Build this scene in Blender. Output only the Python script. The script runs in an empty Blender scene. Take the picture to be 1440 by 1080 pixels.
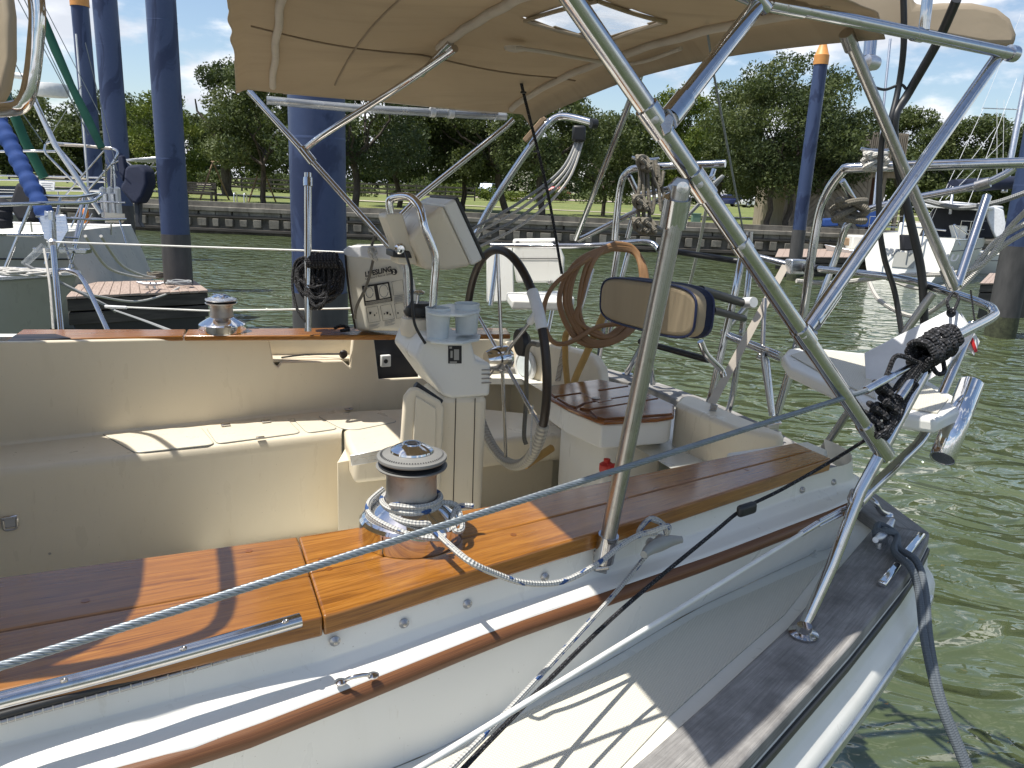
import bpy, bmesh, math, random
import numpy as np
from mathutils import Vector, Matrix
random.seed(7); rng = np.random.default_rng(11)
S = bpy.context.scene; COL = S.collection
H = 2.35                     # camera height above the water; all coordinates below are metres relative to the camera point, H is added on linking
F = 1082.0; PI = math.pi
# ------------------------------------------------------------------ camera
PT = math.radians(14.1); RL = math.radians(2.46)
f_ = Vector((0, math.cos(PT), -math.sin(PT))); r0 = Vector((1, 0, 0)); d0 = f_.cross(r0)
r_ = r0*math.cos(RL) - d0*math.sin(RL); d_ = r0*math.sin(RL) + d0*math.cos(RL)
if r_.z < 0:
    r_ = r0*math.cos(RL) + d0*math.sin(RL); d_ = -r0*math.sin(RL) + d0*math.cos(RL)
cd = bpy.data.cameras.new('camera'); cam = bpy.data.objects.new('camera', cd); COL.objects.link(cam)
u_ = -d_; b_ = -f_
cam.matrix_world = Matrix(((r_.x, u_.x, b_.x, 0), (r_.y, u_.y, b_.y, 0), (r_.z, u_.z, b_.z, H), (0, 0, 0, 1)))
cd.sensor_width = 36; cd.lens = 36*F/1440; cd.clip_start = 0.05; cd.clip_end = 3000
S.camera = cam
# ------------------------------------------------------------------ light
SUN_AZ, SUN_EL = -109.0, 68.0
w = bpy.data.worlds.new('World'); S.world = w; w.use_nodes = True
N = w.node_tree.nodes; L = w.node_tree.links; N.clear()
out = N.new('ShaderNodeOutputWorld'); bg = N.new('ShaderNodeBackground'); bg.inputs[1].default_value = 0.1
sky = N.new('ShaderNodeTexSky'); sky.sky_type = 'NISHITA'; sky.sun_disc = False
sky.sun_elevation = math.radians(SUN_EL); sky.sun_rotation = math.radians(SUN_AZ); sky.dust_density = 0.9; sky.ozone_density = 1.2
def wn(t, **k):
    n = N.new(t)
    for a, b in k.items(): setattr(n, a, b)
    return n
tc = wn('ShaderNodeTexCoord'); sep = wn('ShaderNodeSeparateXYZ'); L.new(tc.outputs['Generated'], sep.inputs[0])
# clouds live on a flat-ish layer: project direction
mz = wn('ShaderNodeMath', operation='ADD'); mz.inputs[1].default_value = 0.16; L.new(sep.outputs[2], mz.inputs[0])
mzz = wn('ShaderNodeMath', operation='MAXIMUM'); mzz.inputs[1].default_value = 0.05; L.new(mz.outputs[0], mzz.inputs[0])
vm = wn('ShaderNodeVectorMath', operation='MULTIPLY'); vm.inputs[1].default_value = (1, 1, 2.6); L.new(tc.outputs['Generated'], vm.inputs[0])
nz = wn('ShaderNodeTexNoise'); nz.inputs['Scale'].default_value = 3.6; nz.inputs['Detail'].default_value = 9; nz.inputs['Roughness'].default_value = 0.56
va = wn('ShaderNodeVectorMath', operation='ADD'); va.inputs[1].default_value = (9.2, 1.1, 0.6); L.new(vm.outputs[0], va.inputs[0]); L.new(va.outputs[0], nz.inputs['Vector'])
# coverage falls with height
cov = wn('ShaderNodeMapRange'); cov.inputs[1].default_value = 0.02; cov.inputs[2].default_value = 0.42; cov.inputs[3].default_value = 0.445; cov.inputs[4].default_value = 0.56
L.new(sep.outputs[2], cov.inputs[0])
sb = wn('ShaderNodeMath', operation='SUBTRACT'); L.new(nz.outputs[0], sb.inputs[0]); L.new(cov.outputs[0], sb.inputs[1])
rm = wn('ShaderNodeMapRange', interpolation_type='SMOOTHSTEP'); rm.inputs[1].default_value = -0.01; rm.inputs[2].default_value = 0.09; L.new(sb.outputs[0], rm.inputs[0])
nz2 = wn('ShaderNodeTexNoise'); nz2.inputs['Scale'].default_value = 6; nz2.inputs['Detail'].default_value = 6; L.new(va.outputs[0], nz2.inputs['Vector'])
cc = wn('ShaderNodeMixRGB'); cc.inputs[1].default_value = (5.0, 5.3, 5.9, 1); cc.inputs[2].default_value = (8.2, 8.3, 8.5, 1)
cr = wn('ShaderNodeMapRange'); cr.inputs[1].default_value = 0.38; cr.inputs[2].default_value = 0.6; L.new(nz2.outputs[0], cr.inputs[0]); L.new(cr.outputs[0], cc.inputs[0])
mx = wn('ShaderNodeMixRGB'); L.new(rm.outputs[0], mx.inputs[0]); L.new(sky.outputs[0], mx.inputs[1]); L.new(cc.outputs[0], mx.inputs[2])
L.new(mx.outputs[0], bg.inputs[0]); L.new(bg.outputs[0], out.inputs[0])
sd = bpy.data.lights.new('sun', 'SUN'); sd.energy = 4.2; sd.angle = math.radians(0.53); sd.color = (1, 0.95, 0.87)
so = bpy.data.objects.new('sun', sd); COL.objects.link(so)
az, el = math.radians(SUN_AZ), math.radians(SUN_EL)
SUNV = Vector((math.sin(az)*math.cos(el), math.cos(az)*math.cos(el), math.sin(el)))
so.rotation_euler = (-SUNV).to_track_quat('-Z', 'Y').to_euler(); so.location = SUNV*60
S.view_settings.view_transform = 'Standard'; S.view_settings.look = 'None'; S.view_settings.gamma = 1
S.view_settings.exposure = 0.64
# ------------------------------------------------------------------ coordinate helpers
def ray(x, y): return f_ + r_*((x-720)/F) + d_*((y-540)/F)
def W(x, y, z): v = ray(x, y); return v*(z/v.z)            # the point at height z
def D(x, y, d): return ray(x, y)*d                          # the point at distance d
def V(x, y, p, q):                                          # the point on the upright plane through p and q
    v = ray(x, y); nx, ny = (q-p).y, -(q-p).x
    return v*((p.x*nx+p.y*ny)/(v.x*nx+v.y*ny))
def A(a, n, z): return Vector((.92*a-.39*n, .39*a+.92*n, z))  # boat frame: a aft, n to port
AX = Vector((.92, .39, 0)).normalized(); NX = Vector((-.39, .92, 0)).normalized(); UP = Vector((0, 0, 1))
# ------------------------------------------------------------------ materials
MATS = {}
class NT:
    def __init__(s, name):
        s.m = bpy.data.materials.new(name); s.m.use_nodes = True; s.n = s.m.node_tree.nodes; s.l = s.m.node_tree.links
        s.b = s.n['Principled BSDF']; MATS[name] = s.m
    def new(s, t, **k):
        n = s.n.new(t)
        for a, b in k.items():
            if hasattr(n, a): setattr(n, a, b)
            else: n.inputs[a].default_value = b
        return n
    def coord(s, kind='Object', scale=(1, 1, 1), rot=(0, 0, 0)):
        t = s.new('ShaderNodeTexCoord'); mp = s.new('ShaderNodeMapping'); mp.inputs['Scale'].default_value = scale; mp.inputs['Rotation'].default_value = rot
        s.l.new(t.outputs[kind], mp.inputs[0]); return mp.outputs[0]
    def noise(s, vec, scale, detail=4, rough=.55, dist=0):
        n = s.new('ShaderNodeTexNoise'); n.inputs['Scale'].default_value = scale; n.inputs['Detail'].default_value = detail
        n.inputs['Roughness'].default_value = rough; n.inputs['Distortion'].default_value = dist; s.l.new(vec, n.inputs['Vector']); return n.outputs[0]
    def ramp(s, fac, stops):
        r = s.new('ShaderNodeValToRGB'); e = r.color_ramp.elements
        while len(e) > 1: e.remove(e[-1])
        e[0].position = stops[0][0]; e[0].color = (*stops[0][1], 1)
        for p, c in stops[1:]:
            x = e.new(p); x.color = (*c, 1)
        s.l.new(fac, r.inputs[0]); return r.outputs[0]
    def rng(s, fac, a, b, c, d):
        r = s.new('ShaderNodeMapRange'); r.inputs[1].default_value = a; r.inputs[2].default_value = b; r.inputs[3].default_value = c; r.inputs[4].default_value = d
        s.l.new(fac, r.inputs[0]); return r.outputs[0]
    def mix(s, fac, c1, c2, mode='MIX'):
        m = s.new('ShaderNodeMixRGB'); m.blend_type = mode
        for i, v in enumerate((fac, c1, c2)):
            if isinstance(v, bpy.types.NodeSocket): s.l.new(v, m.inputs[i])
            elif i == 0: m.inputs[0].default_value = v
            else: m.inputs[i].default_value = (*v, 1)
        return m.outputs[0]
    def bump(s, h, strength=.3, dist=.01, prev=None):
        b = s.new('ShaderNodeBump'); b.inputs['Strength'].default_value = strength; b.inputs['Distance'].default_value = dist; s.l.new(h, b.inputs['Height'])
        if prev: s.l.new(prev, b.inputs['Normal'])
        return b.outputs[0]
    def set(s, **k):
        for a, v in k.items():
            a = a.replace('_', ' ')
            if isinstance(v, bpy.types.NodeSocket): s.l.new(v, s.b.inputs[a])
            elif a in ('Base Color',): s.b.inputs[a].default_value = (*v, 1)
            else: s.b.inputs[a].default_value = v
        return s.m
def plain(name, c, rough=.5, metal=0, var=.12, scale=12, **k):
    t = NT(name); n = t.noise(t.coord(), scale, 6)
    col = t.ramp(n, [(.3, tuple(x*(1-var) for x in c)), (.7, tuple(min(1, x*(1+var)) for x in c))])
    return t.set(Base_Color=col, Roughness=rough, Metallic=metal, **k)
# gelcoat
def gel(name, c, dirt=.12):
    t = NT(name); o = t.coord(); n = t.noise(o, 1.6, 5); n2 = t.noise(t.coord(scale=(1, 1, .25)), 14, 5)
    col = t.mix(t.rng(n, .35, .7, 0, dirt), c, (c[0]*.78, c[1]*.74, c[2]*.64))
    col = t.mix(t.rng(n2, .56, .75, 0, dirt*.9), col, (c[0]*.6, c[1]*.55, c[2]*.45))
    sc = t.noise(t.coord(scale=(2, 9, 1), rot=(0, 0, .9)), 7, 6, .7, 1.2); col = t.mix(t.rng(sc, .62, .70, 0, dirt*1.6), col, (c[0]*.62, c[1]*.56, c[2]*.45)); n3 = t.noise(o, 160, 2); sp = t.rng(n3, .74, .76, 0, .5); col = t.mix(sp, col, (.25, .2, .14))
    return t.set(Base_Color=col, Roughness=t.rng(n2, .3, .7, .25, .42), Normal=t.bump(t.noise(o, 5, 3), .06, .01))
gel('cream_gelcoat', (.73, .655, .51)); gel('lid_gelcoat', (.70, .645, .52), .2); gel('white_gelcoat', (.72, .715, .67)); gel('deck_gelcoat', (.70, .69, .62)); gel('grey_and_shaded_gelcoat', (.33, .335, .31), .2)  # the grey also carries the shade of the left white hulls
t = NT('nonskid'); o = t.coord(rot=(0, 0, .5)); wv = t.new('ShaderNodeTexWave'); wv.inputs['Scale'].default_value = 62; t.l.new(o, wv.inputs[0])
wv2 = t.new('ShaderNodeTexWave'); wv2.bands_direction = 'Y'; wv2.inputs['Scale'].default_value = 62; t.l.new(o, wv2.inputs[0])
mm = t.new('ShaderNodeMath'); mm.operation = 'MULTIPLY'; t.l.new(wv.outputs[1], mm.inputs[0]); t.l.new(wv2.outputs[1], mm.inputs[1])
dn = t.noise(t.coord(), 3, 5)
col = t.mix(t.rng(mm.outputs[0], 0, .5, .45, 0), (.66, .63, .53), (.42, .4, .33)); col = t.mix(t.rng(dn, .45, .75, 0, .25), col, (.42, .40, .34))
t.set(Base_Color=col, Roughness=.55, Normal=t.bump(mm.outputs[0], .5, .002))
# varnished teak, grain runs along U
def teak(name, dark, mid, light, rough, coat, warp=1.0):
    t = NT(name); u = t.coord('UV', (2.2, 46, 1)); u2 = t.coord('UV', (.9, 7, 1)); inf = t.new('ShaderNodeObjectInfo')
    ad = t.new('ShaderNodeVectorMath'); ad.operation = 'ADD'; t.l.new(u, ad.inputs[0]); cx = t.new('ShaderNodeCombineXYZ'); t.l.new(inf.outputs['Random'], cx.inputs[2])
    sc = t.new('ShaderNodeVectorMath'); sc.operation = 'SCALE'; sc.inputs['Scale'].default_value = 37; t.l.new(cx.outputs[0], sc.inputs[0]); t.l.new(sc.outputs[0], ad.inputs[1])
    n = t.noise(ad.outputs[0], 2.4, 8, .62, 1.1*warp); n2 = t.noise(u2, 2.0, 4, .5, .6)
    fine = t.noise(t.coord('UV', (14, 420, 1)), 1, 3)
    col = t.ramp(n, [(.28, dark), (.47, mid), (.66, light)])
    col = t.mix(t.rng(n2, .3, .7, 0, .55), col, mid); col = t.mix(t.rng(fine, .5, .72, 0, .55), col, dark)
    col = t.mix(t.rng(inf.outputs['Random'], 0, 1, 0, .25), col, dark)
    return t.set(Base_Color=col, Roughness=t.rng(n2, .3, .7, rough, rough+.12), Coat_Weight=coat, Coat_Roughness=.12, Normal=t.bump(fine, .12, .001))
teak('varnished_teak', (.10, .034, .006), (.29, .112, .015), (.41, .180, .030), .20, .45)
teak('seat_teak', (.06, .019, .004), (.21, .068, .011), (.31, .112, .019), .12, .3)
teak('rail_teak', (.045, .018, .007), (.14, .052, .016), (.24, .10, .032), .45, .1)
t = NT('grey_teak'); u = t.noise(t.coord('UV', (3, 70, 1)), 1.6, 8, .65, 1.6); p = t.noise(t.coord(), 9, 5, .6); fi = t.noise(t.coord('UV', (10, 600, 1)), 1, 3)
col = t.ramp(u, [(.25, (.18, .175, .165)), (.5, (.27, .262, .25)), (.75, (.38, .37, .35))]); col = t.mix(t.rng(p, .42, .68, 0, .75), col, (.105, .10, .097)); col = t.mix(t.rng(fi, .55, .72, 0, .5), col, (.06, .057, .054))
t.set(Base_Color=col, Roughness=.8, Normal=t.bump(fi, .5, .002, t.bump(u, .4, .003)))
def steel(name, c=(.74, .74, .75), r=.13, brushed=0):
    t = NT(name); n = t.noise(t.coord(), 60, 4); n2 = t.noise(t.coord('UV', (2, 60, 1)), 3, 4)
    rr = t.rng(n2, .35, .7, r*.7, r*1.9) if not brushed else t.rng(n2, .3, .7, r, r+.15)
    col = t.mix(t.rng(n, .55, .75, 0, .45), c, (c[0]*.55, c[1]*.48, c[2]*.4))
    return t.set(Base_Color=col, Metallic=1.0, Roughness=rr, Normal=t.bump(n2, .05, .001))
steel('stainless', (.54, .54, .55), .075); steel('chrome', (.72, .72, .73), .04); steel('dull_steel', (.42, .41, .40), .26); steel('aluminium', (.62, .63, .65), .3); steel('knurled_steel', (.40, .38, .36), .30, 1)
t = MATS['knurled_steel']; tt = t.node_tree; nn = tt.nodes.new('ShaderNodeTexVoronoi'); nn.inputs['Scale'].default_value = 420
bb = tt.nodes.new('ShaderNodeBump'); bb.inputs['Strength'].default_value = .35; bb.inputs['Distance'].default_value = .001; tt.links.new(nn.outputs[0], bb.inputs['Height']); tt.links.new(bb.outputs[0], tt.nodes['Principled BSDF'].inputs['Normal'])
# canvas with light coming through
def canvas(name, c, trans=.35, wrinkle=.25):
    t = NT(name); o = t.coord(); n = t.noise(o, 2.2, 5, .5, .4); wv = t.noise(t.coord(scale=(1, 1, 1)), 700, 2)
    st = t.noise(t.coord(rot=(0, 0, .4), scale=(.8, 6, 1)), 2.2, 4, .5, .5)
    col = t.mix(t.rng(n, .35, .7, 0, .45), c, tuple(x*.78 for x in c)); col = t.mix(t.rng(st, .5, .7, 0, .28), col, tuple(x*.6 for x in c))
    nb = t.bump(n, wrinkle, .05, t.bump(st, wrinkle, .02)); t.set(Base_Color=col, Roughness=.85, Normal=nb)
    tr = t.new('ShaderNodeBsdfTranslucent'); t.l.new(col, tr.inputs[0]); ms = t.new('ShaderNodeMixShader'); ms.inputs[0].default_value = trans
    t.l.new(t.b.outputs[0], ms.inputs[1]); t.l.new(tr.outputs[0], ms.inputs[2]); t.l.new(ms.outputs[0], t.n['Material Output'].inputs[0]); return t.m
canvas('tan_canvas', (.43, .355, .255), .36); canvas('tape_white', (.60, .54, .46), .2, .1); canvas('seam_canvas', (.33, .265, .19), .2); canvas('navy_canvas', (.012, .018, .045), .05); canvas('green_canvas', (.015, .10, .065), .1)
canvas('blue_canvas', (.008, .045, .19), .04); canvas('black_canvas', (.012, .013, .018), .02); canvas('cushion_vinyl', (.36, .29, .19), 0, .15); canvas('dodger_canvas', (.50, .42, .30), .3)
t = NT('clear_vinyl'); n = t.noise(t.coord(rot=(0, 0, .8), scale=(1, 5, 1)), 5, 7, .65, .8); t.set(Base_Color=(.8, .84, .86), Roughness=.08)
trn = t.new('ShaderNodeBsdfTransparent'); trl = t.new('ShaderNodeBsdfTranslucent'); trl.inputs[0].default_value = (.30, .32, .34, 1)
m0 = t.new('ShaderNodeMixShader'); t.l.new(t.rng(n, .35, .7, .25, .7), m0.inputs[0]); t.l.new(trn.outputs[0], m0.inputs[1]); t.l.new(trl.outputs[0], m0.inputs[2])
m1 = t.new('ShaderNodeMixShader'); m1.inputs[0].default_value = .1; t.l.new(m0.outputs[0], m1.inputs[1]); t.l.new(t.b.outputs[0], m1.inputs[2]); t.l.new(m1.outputs[0], t.n['Material Output'].inputs[0])
# ropes: braid from UV (u metres, v 0..1 round)
def rope_mat(name, c, fleck=None, pitch=.012, fr=.3, rough=.8, bump=.7):
    t = NT(name); uv = t.new('ShaderNodeTexCoord'); sp = t.new('ShaderNodeSeparateXYZ'); t.l.new(uv.outputs['UV'], sp.inputs[0])
    def diag(sg):
        a = t.new('ShaderNodeMath'); a.operation = 'MULTIPLY'; a.inputs[1].default_value = 2*PI/pitch; t.l.new(sp.outputs[0], a.inputs[0])
        b = t.new('ShaderNodeMath'); b.operation = 'MULTIPLY'; b.inputs[1].default_value = sg*2*PI*3; t.l.new(sp.outputs[1], b.inputs[0])
        c_ = t.new('ShaderNodeMath'); c_.operation = 'ADD'; t.l.new(a.outputs[0], c_.inputs[0]); t.l.new(b.outputs[0], c_.inputs[1])
        s_ = t.new('ShaderNodeMath'); s_.operation = 'SINE'; t.l.new(c_.outputs[0], s_.inputs[0]); return s_.outputs[0]
    x = t.new('ShaderNodeMath'); x.operation = 'MULTIPLY'; t.l.new(diag(1), x.inputs[0]); t.l.new(diag(-1), x.inputs[1])
    col = t.mix(t.rng(x.outputs[0], -1, 1, 0, .6), c, tuple(v*.55 for v in c))
    if fleck:
        vo = t.noise(t.coord('UV', (34, 2.2, 1) if fr > .25 else (260, 9, 1)), 1, 1, .4); col = t.mix(t.rng(vo, .60, .63, 0, 1), col, fleck)
    return t.set(Base_Color=col, Roughness=rough, Normal=t.bump(x.outputs[0], bump, .003))
rope_mat('white_rope', (.62, .60, .55)); rope_mat('flecked_rope', (.56, .56, .53), (.03, .08, .22)); rope_mat('black_rope', (.010, .010, .012), (.10, .10, .11), fr=.2)
rope_mat('blue_grey_rope', (.12, .14, .16), pitch=.011, bump=.25); rope_mat('old_rope', (.20, .18, .14)); rope_mat('grey_rope', (.33, .34, .34)); rope_mat('wrap_cord', (.46, .43, .36), pitch=.03)
plain('hose_rubber', (.25, .135, .058), .5); plain('tan_rope', (.42, .26, .08), .7); plain('brown_leather', (.022, .014, .010), .42, scale=60)
plain('white_plastic', (.66, .67, .66), .35); plain('white_vinyl', (.66, .67, .68), .5); plain('frosted_plastic', (.60, .66, .68), .3); plain('black_plastic', (.015, .016, .017), .45)
plain('ink', (.012, .012, .014), .6, var=0); plain('grey_ink', (.12, .14, .17), .6, var=0); plain('bag_vinyl', (.60, .575, .49), .5, var=.1, scale=7); plain('red_plastic', (.45, .02, .015), .4); plain('navy_piping', (.012, .02, .07), .5)
plain('wire_grey', (.22, .25, .27), .38, .55, scale=80); plain('off_white_coated', (.66, .66, .62), .4); plain('orange_plastic', (.75, .22, .02), .5); plain('winch_ring', (.19, .19, .18), .55, .1)
t = NT('navy_paint'); n = t.noise(t.coord(scale=(1, 1, .35)), 2.2, 6, .6, .8); n2 = t.noise(t.coord(), 22, 4)
t.set(Base_Color=t.mix(t.rng(n, .53, .57, 0, .85), t.mix(t.rng(n2, .3, .7, 0, .4), (.036, .058, .135), (.050, .076, .16)), (.012, .024, .075)), Roughness=t.rng(n, .4, .65, .38, .65))
t = NT('pile_sleeve'); n = t.noise(t.coord(scale=(1, 1, .3)), 7, 6, .6); t.set(Base_Color=t.ramp(n, [(.3, (.035, .034, .034)), (.7, (.075, .072, .07))]), Roughness=.65)
plain('tide_weed', (.045, .05, .025), .8, var=.5, scale=18); plain('pile_cap_orange', (.62, .27, .07), .5, var=.08)
t = NT('concrete'); n = t.noise(t.coord(scale=(1, 1, 2)), 1.1, 8, .65); n2 = t.noise(t.coord(scale=(1.5, 1, .2)), 3, 5)
col = t.ramp(n, [(.3, (.10, .09, .075)), (.7, (.26, .24, .20))]); t.set(Base_Color=t.mix(t.rng(n2, .5, .75, 0, .7), col, (.05, .045, .035)), Roughness=.9, Normal=t.bump(n, .4, .03))
t = NT('wet_timber'); n = t.noise(t.coord(scale=(.4, 1, 6)), 2, 6, .6); t.set(Base_Color=t.ramp(n, [(.3, (.022, .019, .016)), (.7, (.10, .088, .075))]), Roughness=.8, Normal=t.bump(n, .4, .01))
t = NT('dock_plank'); n = t.noise(t.coord('UV', (3, 30, 1)), 1.5, 6, .6); t.set(Base_Color=t.ramp(n, [(.3, (.25, .185, .15)), (.7, (.42, .33, .275))]), Roughness=.8)
t = NT('grass'); n = t.noise(t.coord(), .16, 6, .6); n2 = t.noise(t.coord(), 2.2, 5, .6); n3 = t.noise(t.coord(), 14, 4)
col = t.mix(t.rng(n, .35, .65, 0, 1), (.12, .165, .030), (.20, .22, .060)); col = t.mix(t.rng(n2, .4, .7, 0, .6), col, (.05, .085, .016)); col = t.mix(t.rng(n3, .35, .7, 0, .5), col, (.17, .17, .07))
t.set(Base_Color=col, Roughness=.95, Normal=t.bump(n3, .8, .05))
plain('path_concrete', (.42, .36, .30), .9, var=.15, scale=2)
def leafm(name, c1, c2, c3):
    t = NT(name); n = t.noise(t.coord(), .75, 3, .5); n2 = t.noise(t.coord(), 9, 2); inf = t.new('ShaderNodeObjectInfo')
    col = t.ramp(n, [(.35, c1), (.52, c2), (.68, c3)]); col = t.mix(t.rng(n2, .35, .7, 0, .6), col, c1)
    t.set(Base_Color=col, Roughness=.6, Specular_IOR_Level=.25)
    tr = t.new('ShaderNodeBsdfTranslucent'); t.l.new(t.mix(.5, col, (.12, .16, .02)), tr.inputs[0]); ms = t.new('ShaderNodeMixShader'); ms.inputs[0].default_value = .25
    t.l.new(t.b.outputs[0], ms.inputs[1]); t.l.new(tr.outputs[0], ms.inputs[2]); t.l.new(ms.outputs[0], t.n['Material Output'].inputs[0])
leafm('oak_leaves', (.052, .072, .024), (.092, .118, .040), (.145, .165, .062)); leafm('bright_leaves', (.06, .09, .014), (.12, .16, .025), (.22, .24, .045)); leafm('dark_leaves', (.036, .054, .022), (.064, .088, .034), (.105, .130, .052))
t = NT('bark'); n = t.noise(t.coord(scale=(1, 1, .25)), 12, 6, .6); t.set(Base_Color=t.ramp(n, [(.3, (.03, .024, .018)), (.7, (.11, .09, .07))]), Roughness=.9, Normal=t.bump(n, .8, .03))
t = NT('siding'); n = t.noise(t.coord(scale=(1, 1, .3)), 5, 6, .6); inf = t.new('ShaderNodeObjectInfo'); t.set(Base_Color=t.mix(t.rng(inf.outputs['Random'], 0, 1, 0, .5), t.ramp(n, [(.3, (.20, .165, .125)), (.7, (.36, .31, .24))]), (.16, .13, .10)), Roughness=.85)
plain('dark_glass', (.012, .014, .018), .08, var=0); plain('car_white', (.7, .7, .7), .25, var=0, Coat_Weight=.6); plain('car_blue', (.02, .03, .12), .25, var=0, Coat_Weight=.6); plain('car_red', (.5, .02, .03), .25, var=0, Coat_Weight=.6); plain('car_silver', (.3, .34, .4), .25, .4, var=0); plain('tyre', (.02, .02, .02), .8)
plain('brick_wall', (.09, .04, .025), .9); plain('dark_interior', (.02, .022, .03), .6); plain('hull_red_stripe', (.25, .02, .02), .4); plain('green_box', (.12, .2, .15), .7)
plain('sticker_silver', (.34, .34, .33), .35, .4, var=.05); plain('bare_wood', (.25, .17, .10), .8)
# water
t = NT('water'); o = t.coord()
a1 = t.noise(t.coord(scale=(.8, 1.15, 1), rot=(0, 0, .35)), 1.5, 2, .45, 1.5); a2 = t.noise(t.coord(scale=(.75, 1.4, 1), rot=(0, 0, -.3)), 5.2, 2, .45, 1.3); a3 = t.noise(t.coord(scale=(.8, 1.4, 1)), 15, 2, .5, .3)
murk = t.noise(o, .5, 4, .6, .4)
nb = t.bump(a3, .10, .012, t.bump(a2, .28, .035, t.bump(a1, 1.0, .26)))
col = t.mix(t.rng(murk, .3, .7, 0, 1), (.050, .066, .026), (.080, .100, .044)); t.set(Base_Color=col, Roughness=.03, IOR=1.5, Normal=nb, Specular_IOR_Level=.8)
M = MATS
# ------------------------------------------------------------------ object helpers
def props(o, label=None, cat=None, group=None, kind=None):
    if label: o['label'] = label
    if cat: o['category'] = cat
    if group: o['group'] = group
    if kind: o['kind'] = kind
    return o
def thing(name, label, cat, loc, group=None):
    o = bpy.data.objects.new(name, None); COL.objects.link(o); o.empty_display_size = .2
    o.location = (loc[0], loc[1], loc[2]+H); o['off'] = [loc[0], loc[1], loc[2]]
    return props(o, label, cat, group)
def obj(name, verts, faces, mat, parent=None, uvs=None, smooth=False, bevel=0, seg=2, angle=35):
    verts = np.asarray([tuple(v) for v in verts], dtype=float)
    if parent is not None: off = np.array(parent['off'])
    else:
        lo = verts.min(0); hi = verts.max(0); off = np.array([(lo[0]+hi[0])/2, (lo[1]+hi[1])/2, lo[2]])
    me = bpy.data.meshes.new(name); me.from_pydata([tuple(v) for v in (verts-off)], [], faces)
    if uvs is not None:
        l = me.uv_layers.new(name='UVMap')
        for i, c in enumerate(uvs): l.data[i].uv = c
    me.materials.append(M[mat] if isinstance(mat, str) else mat)
    o = bpy.data.objects.new(name, me); COL.objects.link(o); o['off'] = [float(x) for x in off]
    if parent is not None: o.parent = parent
    else: o.location = (off[0], off[1], off[2]+H)
    if smooth:
        for p in me.polygons: p.use_smooth = True
    if bevel:
        b = o.modifiers.new('bevel', 'BEVEL'); b.width = bevel; b.segments = seg; b.limit_method = 'ANGLE'; b.angle_limit = math.radians(angle); b.harden_normals = False
    if smooth and (bevel or smooth == 'auto'):
        try: me.set_sharp_from_angle(angle=math.radians(40))
        except Exception: pass
    return o
def catmull(P, k=8):
    P = [Vector(p) for p in P]; o = []
    for i in range(len(P)-1):
        a = P[max(i-1, 0)]; b = P[i]; c = P[i+1]; d = P[min(i+2, len(P)-1)]
        for j in range(k):
            u = j/k; o.append(.5*((2*b)+(c-a)*u+(2*a-5*b+4*c-d)*u*u+(3*b-a-3*c+d)*u**3))
    o.append(P[-1]); return o
def roundc(P, r=.06, k=5):            # polyline with rounded corners
    P = [Vector(p) for p in P]; o = [P[0]]
    for i in range(1, len(P)-1):
        a = P[i-1]-P[i]; b = P[i+1]-P[i]; q = min(r, a.length*.49, b.length*.49)
        s = P[i]+a.normalized()*q; e = P[i]+b.normalized()*q
        for j in range(k+1):
            u = j/k; o.append(s*(1-u)**2+P[i]*2*u*(1-u)+e*u*u)
    o.append(P[-1]); return o
def sweep(P, r, n=10, closed=False, caps=True):
    P = [Vector(p) for p in P]; m = len(P); R = r if callable(r) else (lambda u: r)
    T = [(P[(i+1) % m if closed else min(i+1, m-1)]-P[(i-1) % m if closed else max(i-1, 0)]).normalized() for i in range(m)]
    nrm = T[0].orthogonal().normalized(); vs = []; ln = [0]
    for i in range(m):
        nrm = (nrm-T[i]*nrm.dot(T[i])).normalized(); bn = T[i].cross(nrm)
        rr = R(i/(m-1))
        for j in range(n):
            a = 2*PI*j/n; vs.append(P[i]+(nrm*math.cos(a)+bn*math.sin(a))*rr)
        if i: ln.append(ln[-1]+(P[i]-P[i-1]).length)
    fs = []; uv = []
    for i in range(m if closed else m-1):
        i2 = (i+1) % m; u0 = ln[i]; u1 = ln[i+1] if i+1 < m else ln[i]+(P[0]-P[i]).length
        for j in range(n):
            j2 = (j+1) % n; fs.append((i*n+j, i2*n+j, i2*n+j2, i*n+j2)); uv += [(u0, j/n), (u1, j/n), (u1, (j+1)/n), (u0, (j+1)/n)]
    if caps and not closed:
        fs.append(tuple(range(n))[::-1]); uv += [(0, 0)]*n
        fs.append(tuple((m-1)*n+j for j in range(n))); uv += [(0, 0)]*n
    return vs, fs, uv
def join(parts):
    v, f, u = [], [], []
    for a, b, c in parts:
        k = len(v); v += list(a); f += [tuple(i+k for i in q) for q in b]; u += list(c)
    return v, f, u
def tube(name, P, r, mat, parent=None, n=12, closed=False, caps=True):
    v, f, u = sweep(P, r, n, closed, caps); o = obj(name, v, f, mat, parent, u, smooth=True)
    try: o.data.set_sharp_from_angle(angle=math.radians(50))
    except Exception: pass
    return o
def tubes(name, lst, mat, parent=None, n=10):
    v, f, u = join([sweep(P, r, n) for P, r in lst]); o = obj(name, v, f, mat, parent, u, smooth=True)
    try: o.data.set_sharp_from_angle(angle=math.radians(50))
    except Exception: pass
    return o
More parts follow.
